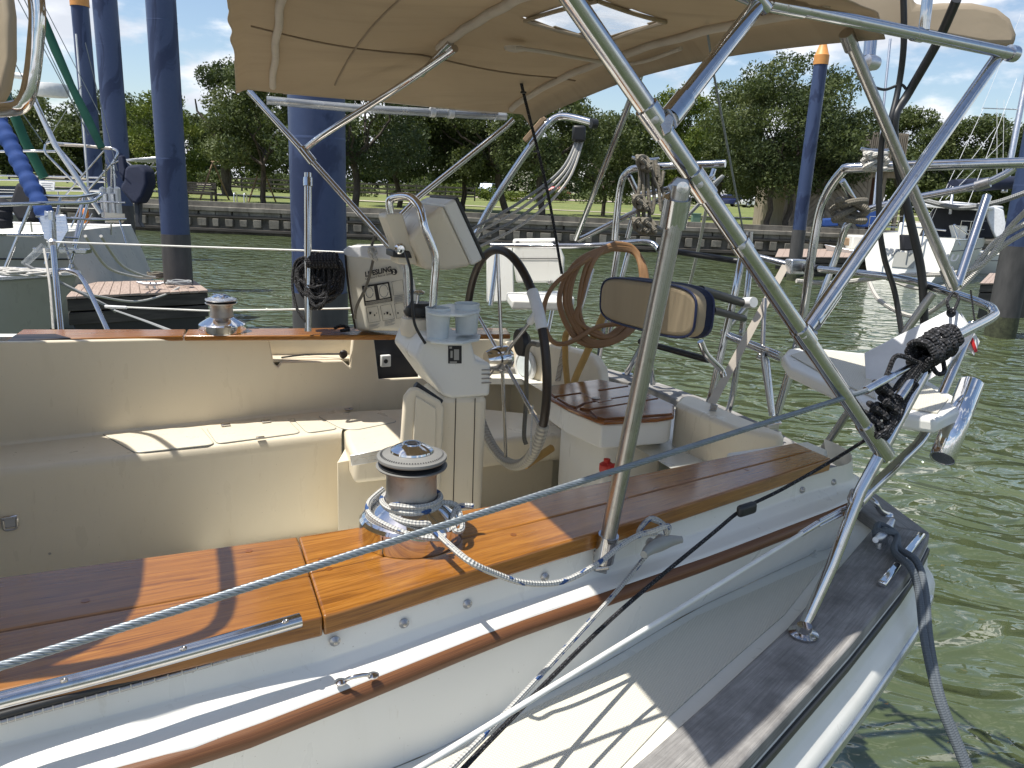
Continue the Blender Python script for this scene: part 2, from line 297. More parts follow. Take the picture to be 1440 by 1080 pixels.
def slab(name, top, th, mat, parent=None, grain=None, bevel=.004, seg=2, down=None):
    top = [Vector(p) for p in top]; k = len(top); dn = (down or Vector((0, 0, -1))).normalized()*th
    nrm = Vector((0, 0, 0))
    for i in range(k): nrm += (top[i]).cross(top[(i+1) % k])
    if nrm.dot(dn) > 0: top = top[::-1]
    vs = top+[p+dn for p in top]; fs = [tuple(range(k)), tuple(range(k, 2*k))[::-1]]
    for i in range(k): fs.append((i, k+i, k+(i+1) % k, (i+1) % k))
    g = (grain or Vector((1, 0, 0))).normalized(); h = Vector((-g.y, g.x, 0))
    uv = []
    for fc in fs:
        for i in fc: uv.append((vs[i].dot(g), vs[i].dot(h)+vs[i].z))
    return obj(name, vs, fs, mat, parent, uv, smooth=bool(bevel), bevel=bevel, seg=seg)
def box(name, c, sx, sy, sz, mat, parent=None, ax=None, up=None, bevel=.003, seg=2):   # centre c, half extents along ax, side, up
    ax = (ax or Vector((1, 0, 0))).normalized(); up = (up or UP); sd_ = up.cross(ax).normalized(); up = ax.cross(sd_).normalized(); c = Vector(c)
    top = [c+ax*a*sx+sd_*b*sy+up*sz for a, b in ((-1, -1), (1, -1), (1, 1), (-1, 1))]
    return slab(name, top, 2*sz, mat, parent, ax, bevel, seg, -up)
def lathe(name, prof, c, mat, parent=None, ax=None, n=32, smooth='auto'):
    ax = (ax or UP).normalized(); e1 = ax.orthogonal().normalized(); e2 = ax.cross(e1); c = Vector(c)
    vs = []; fs = []; uv = []
    for r, h in prof:
        for j in range(n):
            a = 2*PI*j/n; vs.append(c+ax*h+(e1*math.cos(a)+e2*math.sin(a))*r)
    for i in range(len(prof)-1):
        for j in range(n):
            j2 = (j+1) % n; fs.append((i*n+j, i*n+j2, (i+1)*n+j2, (i+1)*n+j)); uv += [(prof[i][1], j/n), (prof[i][1], (j+1)/n), (prof[i+1][1], (j+1)/n), (prof[i+1][1], j/n)]
    fs.append(tuple(range(n))[::-1]); uv += [(0, 0)]*n; fs.append(tuple((len(prof)-1)*n+j for j in range(n))); uv += [(0, 0)]*n
    o = obj(name, vs, fs, mat, parent, uv, smooth=True)
    try: o.data.set_sharp_from_angle(angle=math.radians(32))
    except Exception: pass
    return o
def grid(name, fn, nu, nv, mat, parent=None, smooth=True, keep=None, uvf=None, thick=0):
    P = [[Vector(fn(i/nu, j/nv)) for j in range(nv+1)] for i in range(nu+1)]
    vs = [p for r in P for p in r]; fs = []; uv = []
    lu = [0]
    for i in range(nu): lu.append(lu[-1]+(P[i+1][nv//2]-P[i][nv//2]).length)
    lv = [0]
    for j in range(nv): lv.append(lv[-1]+(P[nu//2][j+1]-P[nu//2][j]).length)
    for i in range(nu):
        for j in range(nv):
            q = (i*(nv+1)+j, (i+1)*(nv+1)+j, (i+1)*(nv+1)+j+1, i*(nv+1)+j+1)
            if keep and not keep((i+.5)/nu, (j+.5)/nv): continue
            fs.append(q); uv += [(lu[i], lv[j]), (lu[i+1], lv[j]), (lu[i+1], lv[j+1]), (lu[i], lv[j+1])]
    o = obj(name, vs, fs, mat, parent, uv, smooth=smooth)
    if thick:
        m = o.modifiers.new('thick', 'SOLIDIFY'); m.thickness = thick; m.offset = 0
    return o
def interp(tab, x):
    xs = [t_[0] for t_ in tab]; return float(np.interp(x, xs, [t_[1] for t_ in tab]))
def text(name, s, size, o0, xa, ya, mat, parent, bold=0.0, shear=0.0, ext=.0004):
    c = bpy.data.curves.new(name, 'FONT'); c.body = s; c.size = size; c.offset = bold; c.shear = shear; c.extrude = 0; c.resolution_u = 3
    t0 = bpy.data.objects.new('tmp', c); COL.objects.link(t0); dg = bpy.context.evaluated_depsgraph_get()
    me0 = bpy.data.meshes.new_from_object(t0.evaluated_get(dg)); bpy.data.objects.remove(t0); bpy.data.curves.remove(c)
    xa = xa.normalized(); ya = ya.normalized(); vs = [Vector(o0)+xa*v.co.x+ya*v.co.y for v in me0.vertices]
    fs = [tuple(p.vertices) for p in me0.polygons]; bpy.data.meshes.remove(me0)
    return obj(name, vs, fs, mat, parent)
def structure(o): o['kind'] = 'structure'; return o
# ================================================================== SETTING
WL = -2.35
structure(grid('water', lambda u, v: (-260+520*u, -30+66*v, WL), 4, 4, 'water', smooth=False))
def landz(X, Y): return -1.24+max(0, Y-36)*.0055+.12*math.sin(X*.11+Y*.07)*min(1, max(0, (Y-38)/20))
def land(u, v):
    Y = 34.35+(v**2.2)*900; X = -420+840*u; return (X*(1+v*1.2), Y, landz(X, Y) if Y < 220 else landz(X, 220))
structure(grid('lawn', land, 90, 70, 'grass'))
def path(name, pts, wd):
    P = catmull([Vector((x, y, 0)) for x, y in pts], 10); vs = []; fs = []
    for i, p in enumerate(P):
        t_ = (P[min(i+1, len(P)-1)]-P[max(i-1, 0)]).normalized(); s_ = Vector((-t_.y, t_.x, 0))*wd/2
        for q in (p+s_, p-s_): vs.append((q.x, q.y, landz(q.x, q.y)+.05))
    for i in range(len(P)-1): fs.append((2*i, 2*i+1, 2*i+3, 2*i+2))
    return structure(obj(name, vs, fs, 'path_concrete'))
path('footpath', [(-60, 60), (-25, 53), (-12, 52), (0, 55), (20, 56), (60, 66)], 1.8)
path('shore_path', [(-60, 42), (-22, 38.6), (-10, 38.0), (4, 37.4), (30, 36.8), (60, 37)], 1.3)
path('parking_lane', [(-90, 92), (-10, 94), (30, 92), (90, 88)], 7)
sw = thing('seawall', 'weathered concrete seawall with block courses below the park lawn', 'seawall', (0, 34, WL-.6))
box('wall_cap', (0, 34.15, -1.30), 70, .28, .09, 'concrete', sw, bevel=.02)
box('wall_face', (0, 34.3, -1.9), 70, .2, .9, 'concrete', sw, bevel=0)
box('timber_wale', (0, 34.02, -1.60), 70, .12, .05, 'wet_timber', sw, bevel=.01)
for i in range(60):
    x = -20+i*.72+rng.uniform(-.05, .05); box('wall_panel', (x, 34.03-rng.uniform(0, .03), -1.47+rng.uniform(-.01, .01)), .335, .05, .085, 'concrete', sw, bevel=.012, seg=1)
for i in range(100):
    x = -28+i*.62+rng.uniform(-.06, .06); box('wall_block', (x, 33.98, -1.86-.01*rng.uniform(0, 1)), (.10+.12*rng.uniform(0, 1)), .12, .13+.06*rng.uniform(0, 1), 'concrete', sw, bevel=.01, seg=1)
box('lower_wale', (0, 33.93, -2.18), 70, .12, .06, 'wet_timber', sw, bevel=.01)
# ---- trees
def leafcloud(name, clumps, count, size, mat, parent, seed=0):
    g = np.random.default_rng(seed); C = np.array([c[:3] for c in clumps], float); R = np.array([c[3:6] for c in clumps], float)
    vol = R.prod(1)**.6; idx = g.choice(len(clumps), count, p=vol/vol.sum())
    d = g.normal(size=(count, 3)); d /= np.linalg.norm(d, axis=1)[:, None]; rad = (.50+.55*g.random(count)**.6)[:, None]
    P = C[idx]+d*R[idx]*rad + g.normal(size=(count, 3))*.08
    a = g.normal(size=(count, 3)); a /= np.linalg.norm(a, axis=1)[:, None]; nr = d*.7+g.normal(size=(count, 3))*.8
    b = np.cross(nr, a); b /= np.linalg.norm(b, axis=1)[:, None]+1e-9
    s = (size*(.55+.9*g.random(count)))[:, None]
    v = np.stack([P-a*s, P+b*s*.45, P+a*s, P-b*s*.45], 1).reshape(-1, 3)
    off = np.array(parent['off']) if parent else np.zeros(3)
    me = bpy.data.meshes.new(name); me.vertices.add(len(v)); me.vertices.foreach_set('co', (v-off).ravel())
    me.loops.add(count*4); me.loops.foreach_set('vertex_index', np.arange(count*4)); me.polygons.add(count)
    me.polygons.foreach_set('loop_start', np.arange(count)*4); me.update(calc_edges=True); me.materials.append(M[mat])
    o = bpy.data.objects.new(name, me); COL.objects.link(o); o['off'] = [float(x) for x in off]
    if parent: o.parent = parent
    return o
def limb(p0, p1, r, r1, sg, seed):
    g = random.Random(seed); P = [Vector(p0)]
    for i in range(1, sg+1):
        u = i/sg; q = Vector(p0).lerp(Vector(p1), u); P.append(q+Vector((g.uniform(-1, 1), g.uniform(-1, 1), 0))*.08*(Vector(p1)-Vector(p0)).length*(0 if i == sg else 1))
    return P, (lambda u: r+(r1-r)*u)
def tree(x, y, d, hgt, wid, mat, label, seed, leaves=7000, size=.13, trunk=.16, base=None, lean=0, low=.28):
    p = D(x, y, d); z = landz(p.x, p.y)-.05; b = Vector((p.x, p.y, z))
    hgt *= .86 if x < 200 else .9 if 600 < x < 860 else 1; t_ = thing('shade_tree', label, 'tree', b, 'trees on the park lawn'); g = random.Random(seed)
    top = b+Vector((lean, 0, hgt*.55)); L_ = [(*limb(b-Vector((0, 0, .2)), b+Vector((lean*.4, 0, hgt*low)), trunk, trunk*.75, 4, seed),)]
    fork = L_[0][0][-1]; cl = []
    nb = 7
    for k in range(nb):
        a_ = 2*PI*k/nb+g.uniform(-.4, .4); q = b+Vector((math.cos(a_)*wid*.33+lean, math.sin(a_)*wid*.33, hgt*g.uniform(.45, .78)))
        L_.append(limb(fork, q, trunk*.5, trunk*.12, 5, seed+k))
    v, f_2, u = join([sweep(P, r, 7) for P, r in L_]); obj('trunk', v, f_2, 'bark', t_, u, smooth=True)
    for k in range(46):
        a_ = g.uniform(0, 2*PI); hh = g.uniform(low+.04, 1.0); env = math.sin(PI*min(1, max(.06, (hh-low+.06)/(1.12-low))))**.55
        rr = wid*.5*env*math.sqrt(g.uniform(.12, 1)); s = wid*g.uniform(.07, .16)
        cl.append((b.x+lean+math.cos(a_)*rr*.92, b.y+math.sin(a_)*rr*.92, b.z+hgt*hh-s*.5, s, s, s*g.uniform(.6, .85)))
    leafcloud('crown', cl, int(leaves*2.1), size*.66, mat, t_, seed); return t_
tree(372, 284, 40, 7.0, 6.2, 'oak_leaves', 'round oak right of the tallest-looking left piling, its slim trunk by the wall ladder', 3, 11000)
tree(322, 268, 50, 8.3, 6.0, 'dark_leaves', 'taller oak with a thick trunk behind the swing frame', 4, 8000, .15, .36)
tree(498, 300, 36.5, 8.0, 7.4, 'dark_leaves', 'dark oak with twin trunks seen just right of the biggest piling', 5, 13000, .13, .19)
tree(560, 290, 43, 8.5, 7.6, 'dark_leaves', 'dense dark tree above the steering pedestal', 6, 11000, .15)
tree(652, 285, 43, 8.0, 6.2, 'oak_leaves', 'oak between the dense dark tree and the leaning trunk', 7, 9000, .15, .16)
tree(716, 292, 41, 9.0, 6.4, 'oak_leaves', 'tree with a grey trunk leaning left below the bimini edge', 8, 9000, .14, .2, lean=-1.6)
tree(762, 308, 35.5, 6.8, 5.6, 'oak_leaves', 'straight grey-trunked tree in front of the red car', 9, 9000, .12, .17, low=.4)
tree(848, 290, 44, 6.3, 6.6, 'oak_leaves', 'spreading tree beside the footpath left of the bright one', 10, 9000, .14, .13)
tree(935, 292, 47, 7.6, 5.6, 'bright_leaves', 'bright yellow-green tree in the gap behind the bimini tube', 11, 8000, .15, .13)
tree(1010, 296, 52, 8.6, 6.6, 'oak_leaves', 'oak standing in front of the white parked car', 12, 8000, .16, .2)
tree(1080, 318, 36.2, 7.2, 7.0, 'oak_leaves', 'large oak left of the right orange-tipped piling', 13, 13000, .12, .15)
tree(1108, 320, 36.4, 7.7, 6.6, 'dark_leaves', 'large oak directly behind the right orange-tipped piling', 14, 12000, .12, .15)
tree(1262, 318, 50, 7.2, 5.0, 'oak_leaves', 'oak showing over the slatted building roof', 15, 6000, .16)
tree(1350, 322, 48, 6.6, 6.8, 'oak_leaves', 'oak behind the docked boats, left of the two at the right edge', 16, 9000, .15)
tree(1425, 326, 46, 6.3, 7.2, 'dark_leaves', 'dark oak behind the mast at the right edge', 17, 9000, .15)
tree(232, 290, 42, 5.6, 4.4, 'bright_leaves', 'small bright leafy tree behind the second piling', 18, 5000, .13, .07, low=.06)
tree(170, 288, 52, 7.5, 7.0, 'dark_leaves', 'dark tree between the two slender pilings', 19, 8000, .17)
tree(60, 285, 50, 6.8, 7.6, 'oak_leaves', 'tree rising behind the radar dome', 20, 8000, .17)
tree(-40, 280, 48, 6.8, 7.6, 'dark_leaves', 'tree at the far left behind the blue-covered forestay', 21, 7000, .17)
for i in range(22):      # the wood closing the park
    x = -160+i*82+rng.uniform(-18, 18); p = D(x, 275+x*.043-31, 112+rng.uniform(-8, 8))
    b = Vector((p.x, p.y, -1.0)); hg = rng.uniform(9, 12.5); wd = rng.uniform(11, 15)
    t_ = thing('far_tree', 'far tree closing the park behind the cars and hedges', 'tree', b, 'far tree line behind the car park'); g = random.Random(100+i)

    P, r = limb(b, b+Vector((0, 0, 4.5)), .3, .15, 3, i); v, f2, u = sweep(P, r, 6); obj('trunk', v, f2, 'bark', t_, u)
    cl = [(b.x+g.uniform(-.5, .5)*wd*.8, b.y+g.uniform(-.3, .3)*wd*.5, b.z+hg*g.uniform(.08, .88), wd*g.uniform(.1, .2), wd*.14, wd*g.uniform(.08, .13)) for k in range(26)]
    leafcloud('crown', cl, 6500, .30, 'dark_leaves' if i % 2 else 'oak_leaves', t_, 300+i)
for (x, y, d, wd) in [(560, 286, 72, 9), (700, 283, 78, 12), (820, 285, 80, 10), (450, 280, 70, 8), (250, 270, 66, 9), (330, 268, 68, 9)]:
    p = D(x, y, d); b = Vector((p.x, p.y, landz(p.x, p.y)-.1)); g = random.Random(int(x))
    cl = [(b.x+g.uniform(-.5, .5)*wd, b.y+g.uniform(-.6, .6), b.z+g.uniform(.3, 1.3), .8, .7, .5) for k in range(18)]
    o = leafcloud('hedge', cl, 2600, .14, 'oak_leaves' if x != 700 else 'bright_leaves', thing('hedge', 'clipped hedge %s' % {560: 'under the dense dark tree', 700: 'with pale flowers behind the leaning trunk', 820: 'right of the red car', 450: 'behind the biggest piling', 250: 'behind the park bench', 330: 'behind the swing frame'}[x], 'hedge', b, 'hedges at the back of the lawn'), int(x)); o.name = 'foliage'
# ---- cars
def car(x, y, d, ln, mat, label, kind='suv', yaw=0):
    p = D(x, y, d); b = Vector((p.x, p.y, landz(p.x, p.y)+.07)); t_ = thing('parked_car', label, 'car', b, 'cars parked beyond the lawn')
    ex = Vector((math.cos(yaw), math.sin(yaw), 0)); ey = Vector((-ex.y, ex.x, 0)); k = ln/4.8
    def sec(pts, hw, name, mt, bev): 
        top = [b+ex*a*k+UP*h*k-ey*hw*k for a, h in pts]; return slab(name, top, 2*hw*k, mt, t_, ex, bev, 2, ey)
    sec([(-2.4, .35), (2.35, .35), (2.4, .75), (2.3, .98), (1.2, 1.08), (-2.3, 1.12), (-2.4, .8)], .92, 'body', mat, .08)
    sec([(-2.25, 1.1), (1.15, 1.08), (.5, 1.62), (-1.9, 1.64)], .80, 'cabin', mat, .08)
    for sg in (-1, 1):
        c = b-ey*sg*.815*k
        for n_, q in (('side_window', [(-2.0, 1.15), (-1.05, 1.15), (-1.05, 1.54), (-1.8, 1.55)]), ('side_window', [(-.97, 1.15), (-.05, 1.15), (-.05, 1.54), (-.97, 1.54)]), ('side_window', [(.03, 1.15), (.95, 1.14), (.45, 1.54), (.03, 1.54)])):
            slab(n_, [c+ex*a*k+UP*h*k for a, h in q], .012, 'dark_glass', t_, ex, 0, 1, ey*sg)
        for a in (-1.45, 1.5):
            w0 = lathe('wheel', [(.02, -.11), (.36*k, -.11), (.38*k, -.07), (.38*k, .07), (.36*k, .11), (.02, .11)], b+ex*a*k+UP*.38*k-ey*sg*.85*k, 'tyre', t_, ey, 20)
            lathe('hub_cap', [(.01, 0), (.22*k, 0), (.18*k, .02), (.01, .03)], b+ex*a*k+UP*.38*k-ey*sg*.965*k, 'aluminium', w0, -ey*sg, 16)
        box('headlight', b+ex*2.34*k+UP*.82*k+ey*sg*.6*k, .06, .22, .08, 'white_plastic', t_, ex)
    slab('windscreen', [b+ex*a*k+UP*h*k+ey*s_ for a, h, s_ in ((1.16, 1.12, -.7), (1.16, 1.12, .7), (.58, 1.57, .62), (.58, 1.57, -.62))], .02, 'dark_glass', t_, ex, 0, 1, ex)
    return t_
car(785, 287, 90, 4.2, 'car_red', 'bright red car seen between trunks behind the straight grey tree', yaw=1.2)
car(690, 277, 92, 4.6, 'car_silver', 'silver-blue car half hidden behind the leaning trunk', yaw=1.3)
car(1066, 291, 100, 4.9, 'car_white', 'white estate-shaped car parked at the right end of the row', yaw=PI)
car(1018, 289, 104, 4.6, 'car_blue', 'dark blue car just left of the white one', yaw=PI)
car(1168, 295, 100, 4.6, 'car_white', 'white car peeping between the oak trunks by the building', yaw=PI)
# ---- park furniture
b = D(276, 282, 40); b.z = landz(b.x, b.y); t_ = thing('park_bench', 'dark timber slatted bench facing the lawn beside the second piling', 'bench', b)
for k in range(6): box('back_slat', b+Vector((0, .35, .35+k*.11)), .95, .02, .045, 'wet_timber', t_, bevel=0)
for k in range(4): box('seat_slat', b+Vector((0, -.2+k*.14, .42)), .95, .055, .02, 'wet_timber', t_, bevel=0)
for s in (-.9, .9):
    for q in (-.25, .35): box('leg', b+Vector((s, q, .24+(.2 if q > 0 else 0))), .05, .05, .26+(.22 if q > 0 else 0), 'wet_timber', t_, bevel=0)
    box('armrest', b+Vector((s, .0, .62)), .06, .38, .03, 'wet_timber', t_, bevel=0)
b = D(328, 283, 42); b.z = landz(b.x, b.y); t_ = thing('swing_frame', 'A-shaped timber swing frame on the lawn by the oaks', 'frame', b)
for s in (-1.0, 1.6):
    for q in (-.9, .9): tube('leg', [b+Vector((s+q*.5, q, 0)), b+Vector((s, 0, 2.0))], .05, 'bare_wood', t_, 6)
tube('crossbar', [b+Vector((-1.1, 0, 2.0)), b+Vector((1.7, 0, 2.0))], .05, 'bare_wood', t_, 6)
b = D(342, 300, 34.2); b.z = WL; t_ = thing('dock_ladder', 'galvanised ladder with hooped handrails on the seawall', 'ladder', b)
for s in (-.22, .22):
    q = b+Vector((s, -.45, 0)); tube('rail', roundc([q, q+UP*1.75, q+Vector((0, .35, 1.75)), q+Vector((0, .4, 1.2))], .16), .025, 'aluminium', t_, 8)
for k in range(5): tube('rung', [b+Vector((-.22, -.45, .1+k*.26)), b+Vector((.22, -.45, .1+k*.26))], .018, 'aluminium', t_, 6)
b = D(977, 322, 34.6); b.z = landz(b.x, b.y); t_ = thing('utility_box', 'small grey-green utility box on the lawn edge', 'box', b); box('cabinet', b+UP*.28, .19, .15, .28, 'green_box', t_, bevel=.02); box('lid', b+UP*.58, .21, .17, .025, 'green_box', t_, bevel=.01)
for i, (x, lb) in enumerate([(1107, 'post lamp between the oak trunks, the left one'), (1124, 'post lamp between the oak trunks, the right one')]):
    b = D(x, 318, 52); b.z = landz(b.x, b.y); t_ = thing('post_lamp', lb, 'lamp post', b, 'post lamps by the building'); tube('pole', [b, b+UP*2.7], .06, 'wet_timber', t_, 8); lathe('globe', [(.02, 0), (.16, .08), (.2, .2), (.15, .34), (.02, .4)], b+UP*2.7, 'white_plastic', t_, n=12)
# person-sized distant fence behind left park
b = D(340, 262, 66); b.z = landz(b.x, b.y); t_ = thing('park_fence', 'low dark rail fence along the back of the lawn', 'fence', b)
for k in range(17): box('fence_post', b+Vector((-20+k*2.5, 0, .55)), .06, .06, .6, 'wet_timber', t_, bevel=0)
for h in (.3, .65, 1.0): box('fence_rail', b+Vector((0, -.08, h)), 20, .02, .07, 'wet_timber', t_, bevel=0)
# ---- dockside building
bp = D(1150, 322, 37); bz = landz(bp.x, bp.y); bd = thing('dock_building', 'timber building with diagonal board siding behind the right piling', 'building', (bp.x, bp.y, bz))
x0 = D(1100, 320, 37).x; x1 = D(1212, 320, 37).x; Yb = bp.y; hb = 2.85
box('wall', ((x0+x1)/2, Yb+2.5, bz+hb/2), (x1-x0)/2, 2.4, hb/2, 'siding', bd, bevel=0)
nbd = 22
for pn in range(2):     # two panels, boards slanting to meet
    xa, xb = (x0, (x0+x1)/2) if pn == 0 else ((x0+x1)/2, x1); wdt = xb-xa
    for k in range(17):
        z0 = -wdt+(k)*(hb+wdt)/17; st = (hb+wdt)/17*.86; pts = []
        # clip slanted band to the panel
        def clip(poly, ax_, lim, gt):
            o = []
            for i in range(len(poly)):
                p, q = poly[i], poly[(i+1) % len(poly)]; ip = (p[ax_] >= lim) if gt else (p[ax_] <= lim); iq = (q[ax_] >= lim) if gt else (q[ax_] <= lim)
                if ip: o.append(p)
                if ip != iq:
                    u = (lim-p[ax_])/(q[ax_]-p[ax_]); o.append((p[0]+(q[0]-p[0])*u, p[1]+(q[1]-p[1])*u))
            return o
        poly = [(0, z0), (wdt, z0+wdt), (wdt, z0+wdt+st), (0, z0+st)]
        poly = clip(poly, 1, .02, True) if poly else poly
        poly = clip(poly, 1, hb-.02, False) if poly else poly
        if len(poly) < 3: continue
        P3 = [Vector((xa+(a if pn == 0 else wdt-a)*.985, Yb+.04, bz+h)) for a, h in poly]
        slab('siding_board', P3, .035, 'siding', bd, Vector((1, 0, 0)), 0, 1, Vector((0, 1, 0)))
x2 = D(1258, 320, 37).x
box('porch_wall', ((x1+x2)/2+.03, Yb+3.4, bz+hb/2), (x2-x1)/2-.03, 1.2, hb/2, 'brick_wall', bd, bevel=0)
for xx in (x1+.1, (x1+x2)/2, x2): box('porch_post', (xx, Yb+.2, bz+hb/2), .08, .08, hb/2, 'siding', bd, bevel=0)
box('porch_beam', ((x1+x2)/2+.15, Yb+.2, bz+hb-.16), (x2-x1)/2, .06, .14, 'siding', bd, bevel=0)
box('roof_edge', ((x0+x2)/2, Yb+2.0, bz+hb+.08), (x2-x0)/2+.3, 2.4, .09, 'wet_timber', bd, bevel=0)
xs0 = D(1195, 250, 39).x; xs1 = D(1262, 250, 39).x; zb = D(1220, 252, 39).z; zt = D(1220, 191, 39).z
box('upper_storey', ((xs0+xs1)/2, Yb+3.3, (bz+hb+zt)/2+.1), (xs1-xs0)/2-.05, 1.0, (zt-bz-hb)/2-.02, 'dark_interior', bd, bevel=0)
for k in range(24): box('roof_slat', (xs0+(k+.5)*(xs1-xs0)/24, Yb+2.2, (bz+hb+zt)/2+.1), (xs1-xs0)/48*.62, .04, (zt-bz-hb)/2, 'siding', bd, bevel=0)
# ---- pilings
def piling(x0_, y0_, d, r, ztop, zcol, label, cap=True):
    p = D(x0_, y0_, d); b = Vector((p.x, p.y, WL-.5)); t_ = thing('mooring_piling', label, 'piling', b, 'navy mooring pilings')
    lathe('pile_shaft', [(r*.98, zcol-b.z-.02), (r, zcol-b.z), (r, ztop-b.z)], b, 'navy_paint', t_, n=40)
    lathe('pile_sleeve', [(r*1.03, 0), (r*1.03, zcol-b.z)], b, 'pile_sleeve', t_, n=40)
    lathe('tide_band', [(r*1.035, .40), (r*1.045, .46), (r*1.045, .80), (r*1.032, .90)], b, 'tide_weed', t_, n=40)
    for zz in (1.1, 3.0): lathe('weld_ring', [(r*1.0, zcol-b.z+zz-.012), (r*1.012, zcol-b.z+zz), (r*1.0, zcol-b.z+zz+.012)], b, 'navy_paint', t_, n=40)
    if cap: lathe('pile_cap', [(r*1.08, ztop-b.z-.02), (r*1.08, ztop-b.z+.24), (r*.98, ztop-b.z+.26), (.02, ztop-b.z+.78)], b, 'pile_cap_orange', t_, n=40)
    return t_
piling(247, 330, 11.8, .205, 4.0, -.86, 'thick navy piling rising from the left finger dock')
piling(450, 400, 5.8, .200, 4.0, -.80, 'widest navy piling, behind the coiled black rope')
piling(168, 260, 15.5, .22, 4.0, -.62, 'navy piling between the orange-tipped one and the finger dock one')
piling(129, 200, 21, .215, 4.22, -.85, 'orange-tipped navy piling at the left, farthest of its row')
piling(1124, 322, 23.6, .195, 3.95, -.80, 'orange-tipped navy piling standing clear on the right')
piling(1432, 340, 14.5, .26, 4.0, -.62, 'navy piling cut by the right edge beside the dock')
# ---- docks
def dock(label, P, zt, ndir, mat='dock_plank', wid=.14, gap=.006):
    # P: four corners (x,y) of the deck, planks run across from edge 0-1 to edge 3-2
    P = [Vector((p.x, p.y, 0)) for p in P]; c = sum(P, Vector((0, 0, 0)))/4
    t_ = thing('finger_dock', label, 'dock', (c.x, c.y, WL-.2)); ln = (P[1]-P[0]).length; k = max(2, int(ln/wid))
    for i in range(k):
        u0, u1 = i/k, (i+1)/k-gap/ln; q = [P[0].lerp(P[1], u0), P[0].lerp(P[1], u1), P[3].lerp(P[2], u1), P[3].lerp(P[2], u0)]
        dz = rng.uniform(-.003, .003)
        slab('dock_board', [v+UP*(zt+dz) for v in q], .035, mat, t_, q[3]-q[0], .004, 1)
    ins = [v+(c.xy.to_3d()-v)*.012 for v in P]
    for i in range(4):
        a, b_2 = ins[i], ins[(i+1) % 4]
        for h, th in ((-.045, .16), (-.225, .17)): slab('fascia_board', [a+UP*(zt+h), b_2+UP*(zt+h), b_2+(c-b_2)*.03+UP*(zt+h), a+(c-a)*.03+UP*(zt+h)], th, 'wet_timber', t_, b_2-a, .006, 1)
    core = [v+(c-v)*.06+UP*(zt-.3) for v in P]; slab('float', core, .75, 'black_plastic', t_, None, .02, 1)
    return t_
zt = -1.62
dock('left finger dock with pale planks under the thick piling', [W(92, 417, zt), W(293, 408, zt), W(272, 393, zt), W(112, 397, zt)], zt, None, wid=.13)
dock('short dark end of a farther dock past the sailboat stern', [W(120, 372, -1.62), W(208, 374, -1.62), W(200, 361, -1.62), W(120, 357, -1.62)], -1.62, None)
dock('right dock with grey fascia planks in front of the sloop', [W(1378, 398, -1.55), W(1520, 398, -1.55), W(1520, 382, -1.55), W(1392, 384, -1.55)], -1.55, None)
dock('long low dock behind the white sloop', [W(1090, 361, -1.7), W(1330, 362, -1.7), W(1330, 350, -1.7), W(1095, 350, -1.7)], -1.7, None, wid=.3)
# ================================================================== THE NEAR YACHT
Y = thing('sailing_yacht', 'cream fibreglass sailing yacht filling the foreground, with teak-capped cockpit, wheel and tan bimini', 'sailboat', (.3, 2.2, WL-.3))
CO = [(-3, .78), (-2, .84), (-1, .92), (-.24, .99), (.17, 1.04), (.39, 1.10), (.80, 1.20), (1.46, 1.38)]
CI = [(-3, 1.16), (-2, 1.22), (-1, 1.27), (-.3, 1.31), (.16, 1.32), (.55, 1.35), (.93, 1.42), (1.47, 1.51)]
LO = [(-3, .74), (-2, .80), (-1, .87), (-.01, .95), (.17, 1.0), (.46, 1.085), (.98, 1.2), (1.46, 1.325), (1.56, 1.36)]
FO = [(-3, .76), (-2, .82), (-1, .88), (-.01, .97), (.31, 1.03), (.54, 1.10), (.73, 1.165), (1.0, 1.27), (1.52, 1.42)]
TI = [(-3, .10), (-2, .24), (-1, .40), (-.3, .55), (.3, .735), (.75, .93), (1.13, 1.11), (1.76, 1.46)]
TO = [(-3, -.02), (-2, .12), (-1, .28), (-.3, .43), (.3, .61), (.77, .81), (1.22, 1.02), (1.62, 1.22), (1.85, 1.36)]
TRI = [(1.76, 1.46), (1.82, 1.69), (1.95, 2.1), (1.98, 2.5), (1.95, 3.0), (1.80, 3.36)]
TRO = [(1.85, 1.36), (2.01, 1.83), (2.10, 2.31), (2.11, 2.7), (2.07, 3.02), (1.93, 3.50)]
cf = lambda tab, z: (lambda a: A(a, interp(tab, a), z))
def edge(tab, a0, a1, z, k=24, mir=False):
    return [A(a0+(a1-a0)*i/k, (4.8-interp(tab, a0+(a1-a0)*i/k)) if mir else interp(tab, a0+(a1-a0)*i/k), z) for i in range(k+1)]
def strip(name, e1, e2, th, mat, parent, bevel=.004, seg=2, uoff=0):
    k = len(e1); vs = [Vector(p) for p in e1]+[Vector(p) for p in e2]; vs += [p-UP*th for p in vs]; fs = []; uv = []
    ln = [0]
    for i in range(1, k): ln.append(ln[-1]+((e1[i]-e1[i-1]).length))
    wd = (e1[k//2]-e2[k//2]).length
    def q(a, b, c, d, ua, ub, va, vb): fs.append((a, b, c, d)); uv.extend([(ua+uoff, va), (ub+uoff, va), (ub+uoff, vb), (ua+uoff, vb)])
    for i in range(k-1):
        q(i, i+1, k+i+1, k+i, ln[i], ln[i+1], 0, wd); q(2*k+i+1, 2*k+i, 3*k+i, 3*k+i+1, ln[i+1], ln[i], 0, wd)
        q(i+1, i, 2*k+i, 2*k+i+1, ln[i+1], ln[i], 0, -th); q(k+i, k+i+1, 3*k+i+1, 3*k+i, ln[i], ln[i+1], wd, wd+th)
    q(0, k, 3*k, 2*k, 0, .02, 0, wd); q(2*k-1, k-1, 3*k-1, 4*k-1, 0, .02, 0, wd)
    return obj(name, vs, fs, mat, parent, uv, smooth=bool(bevel), bevel=bevel, seg=seg)
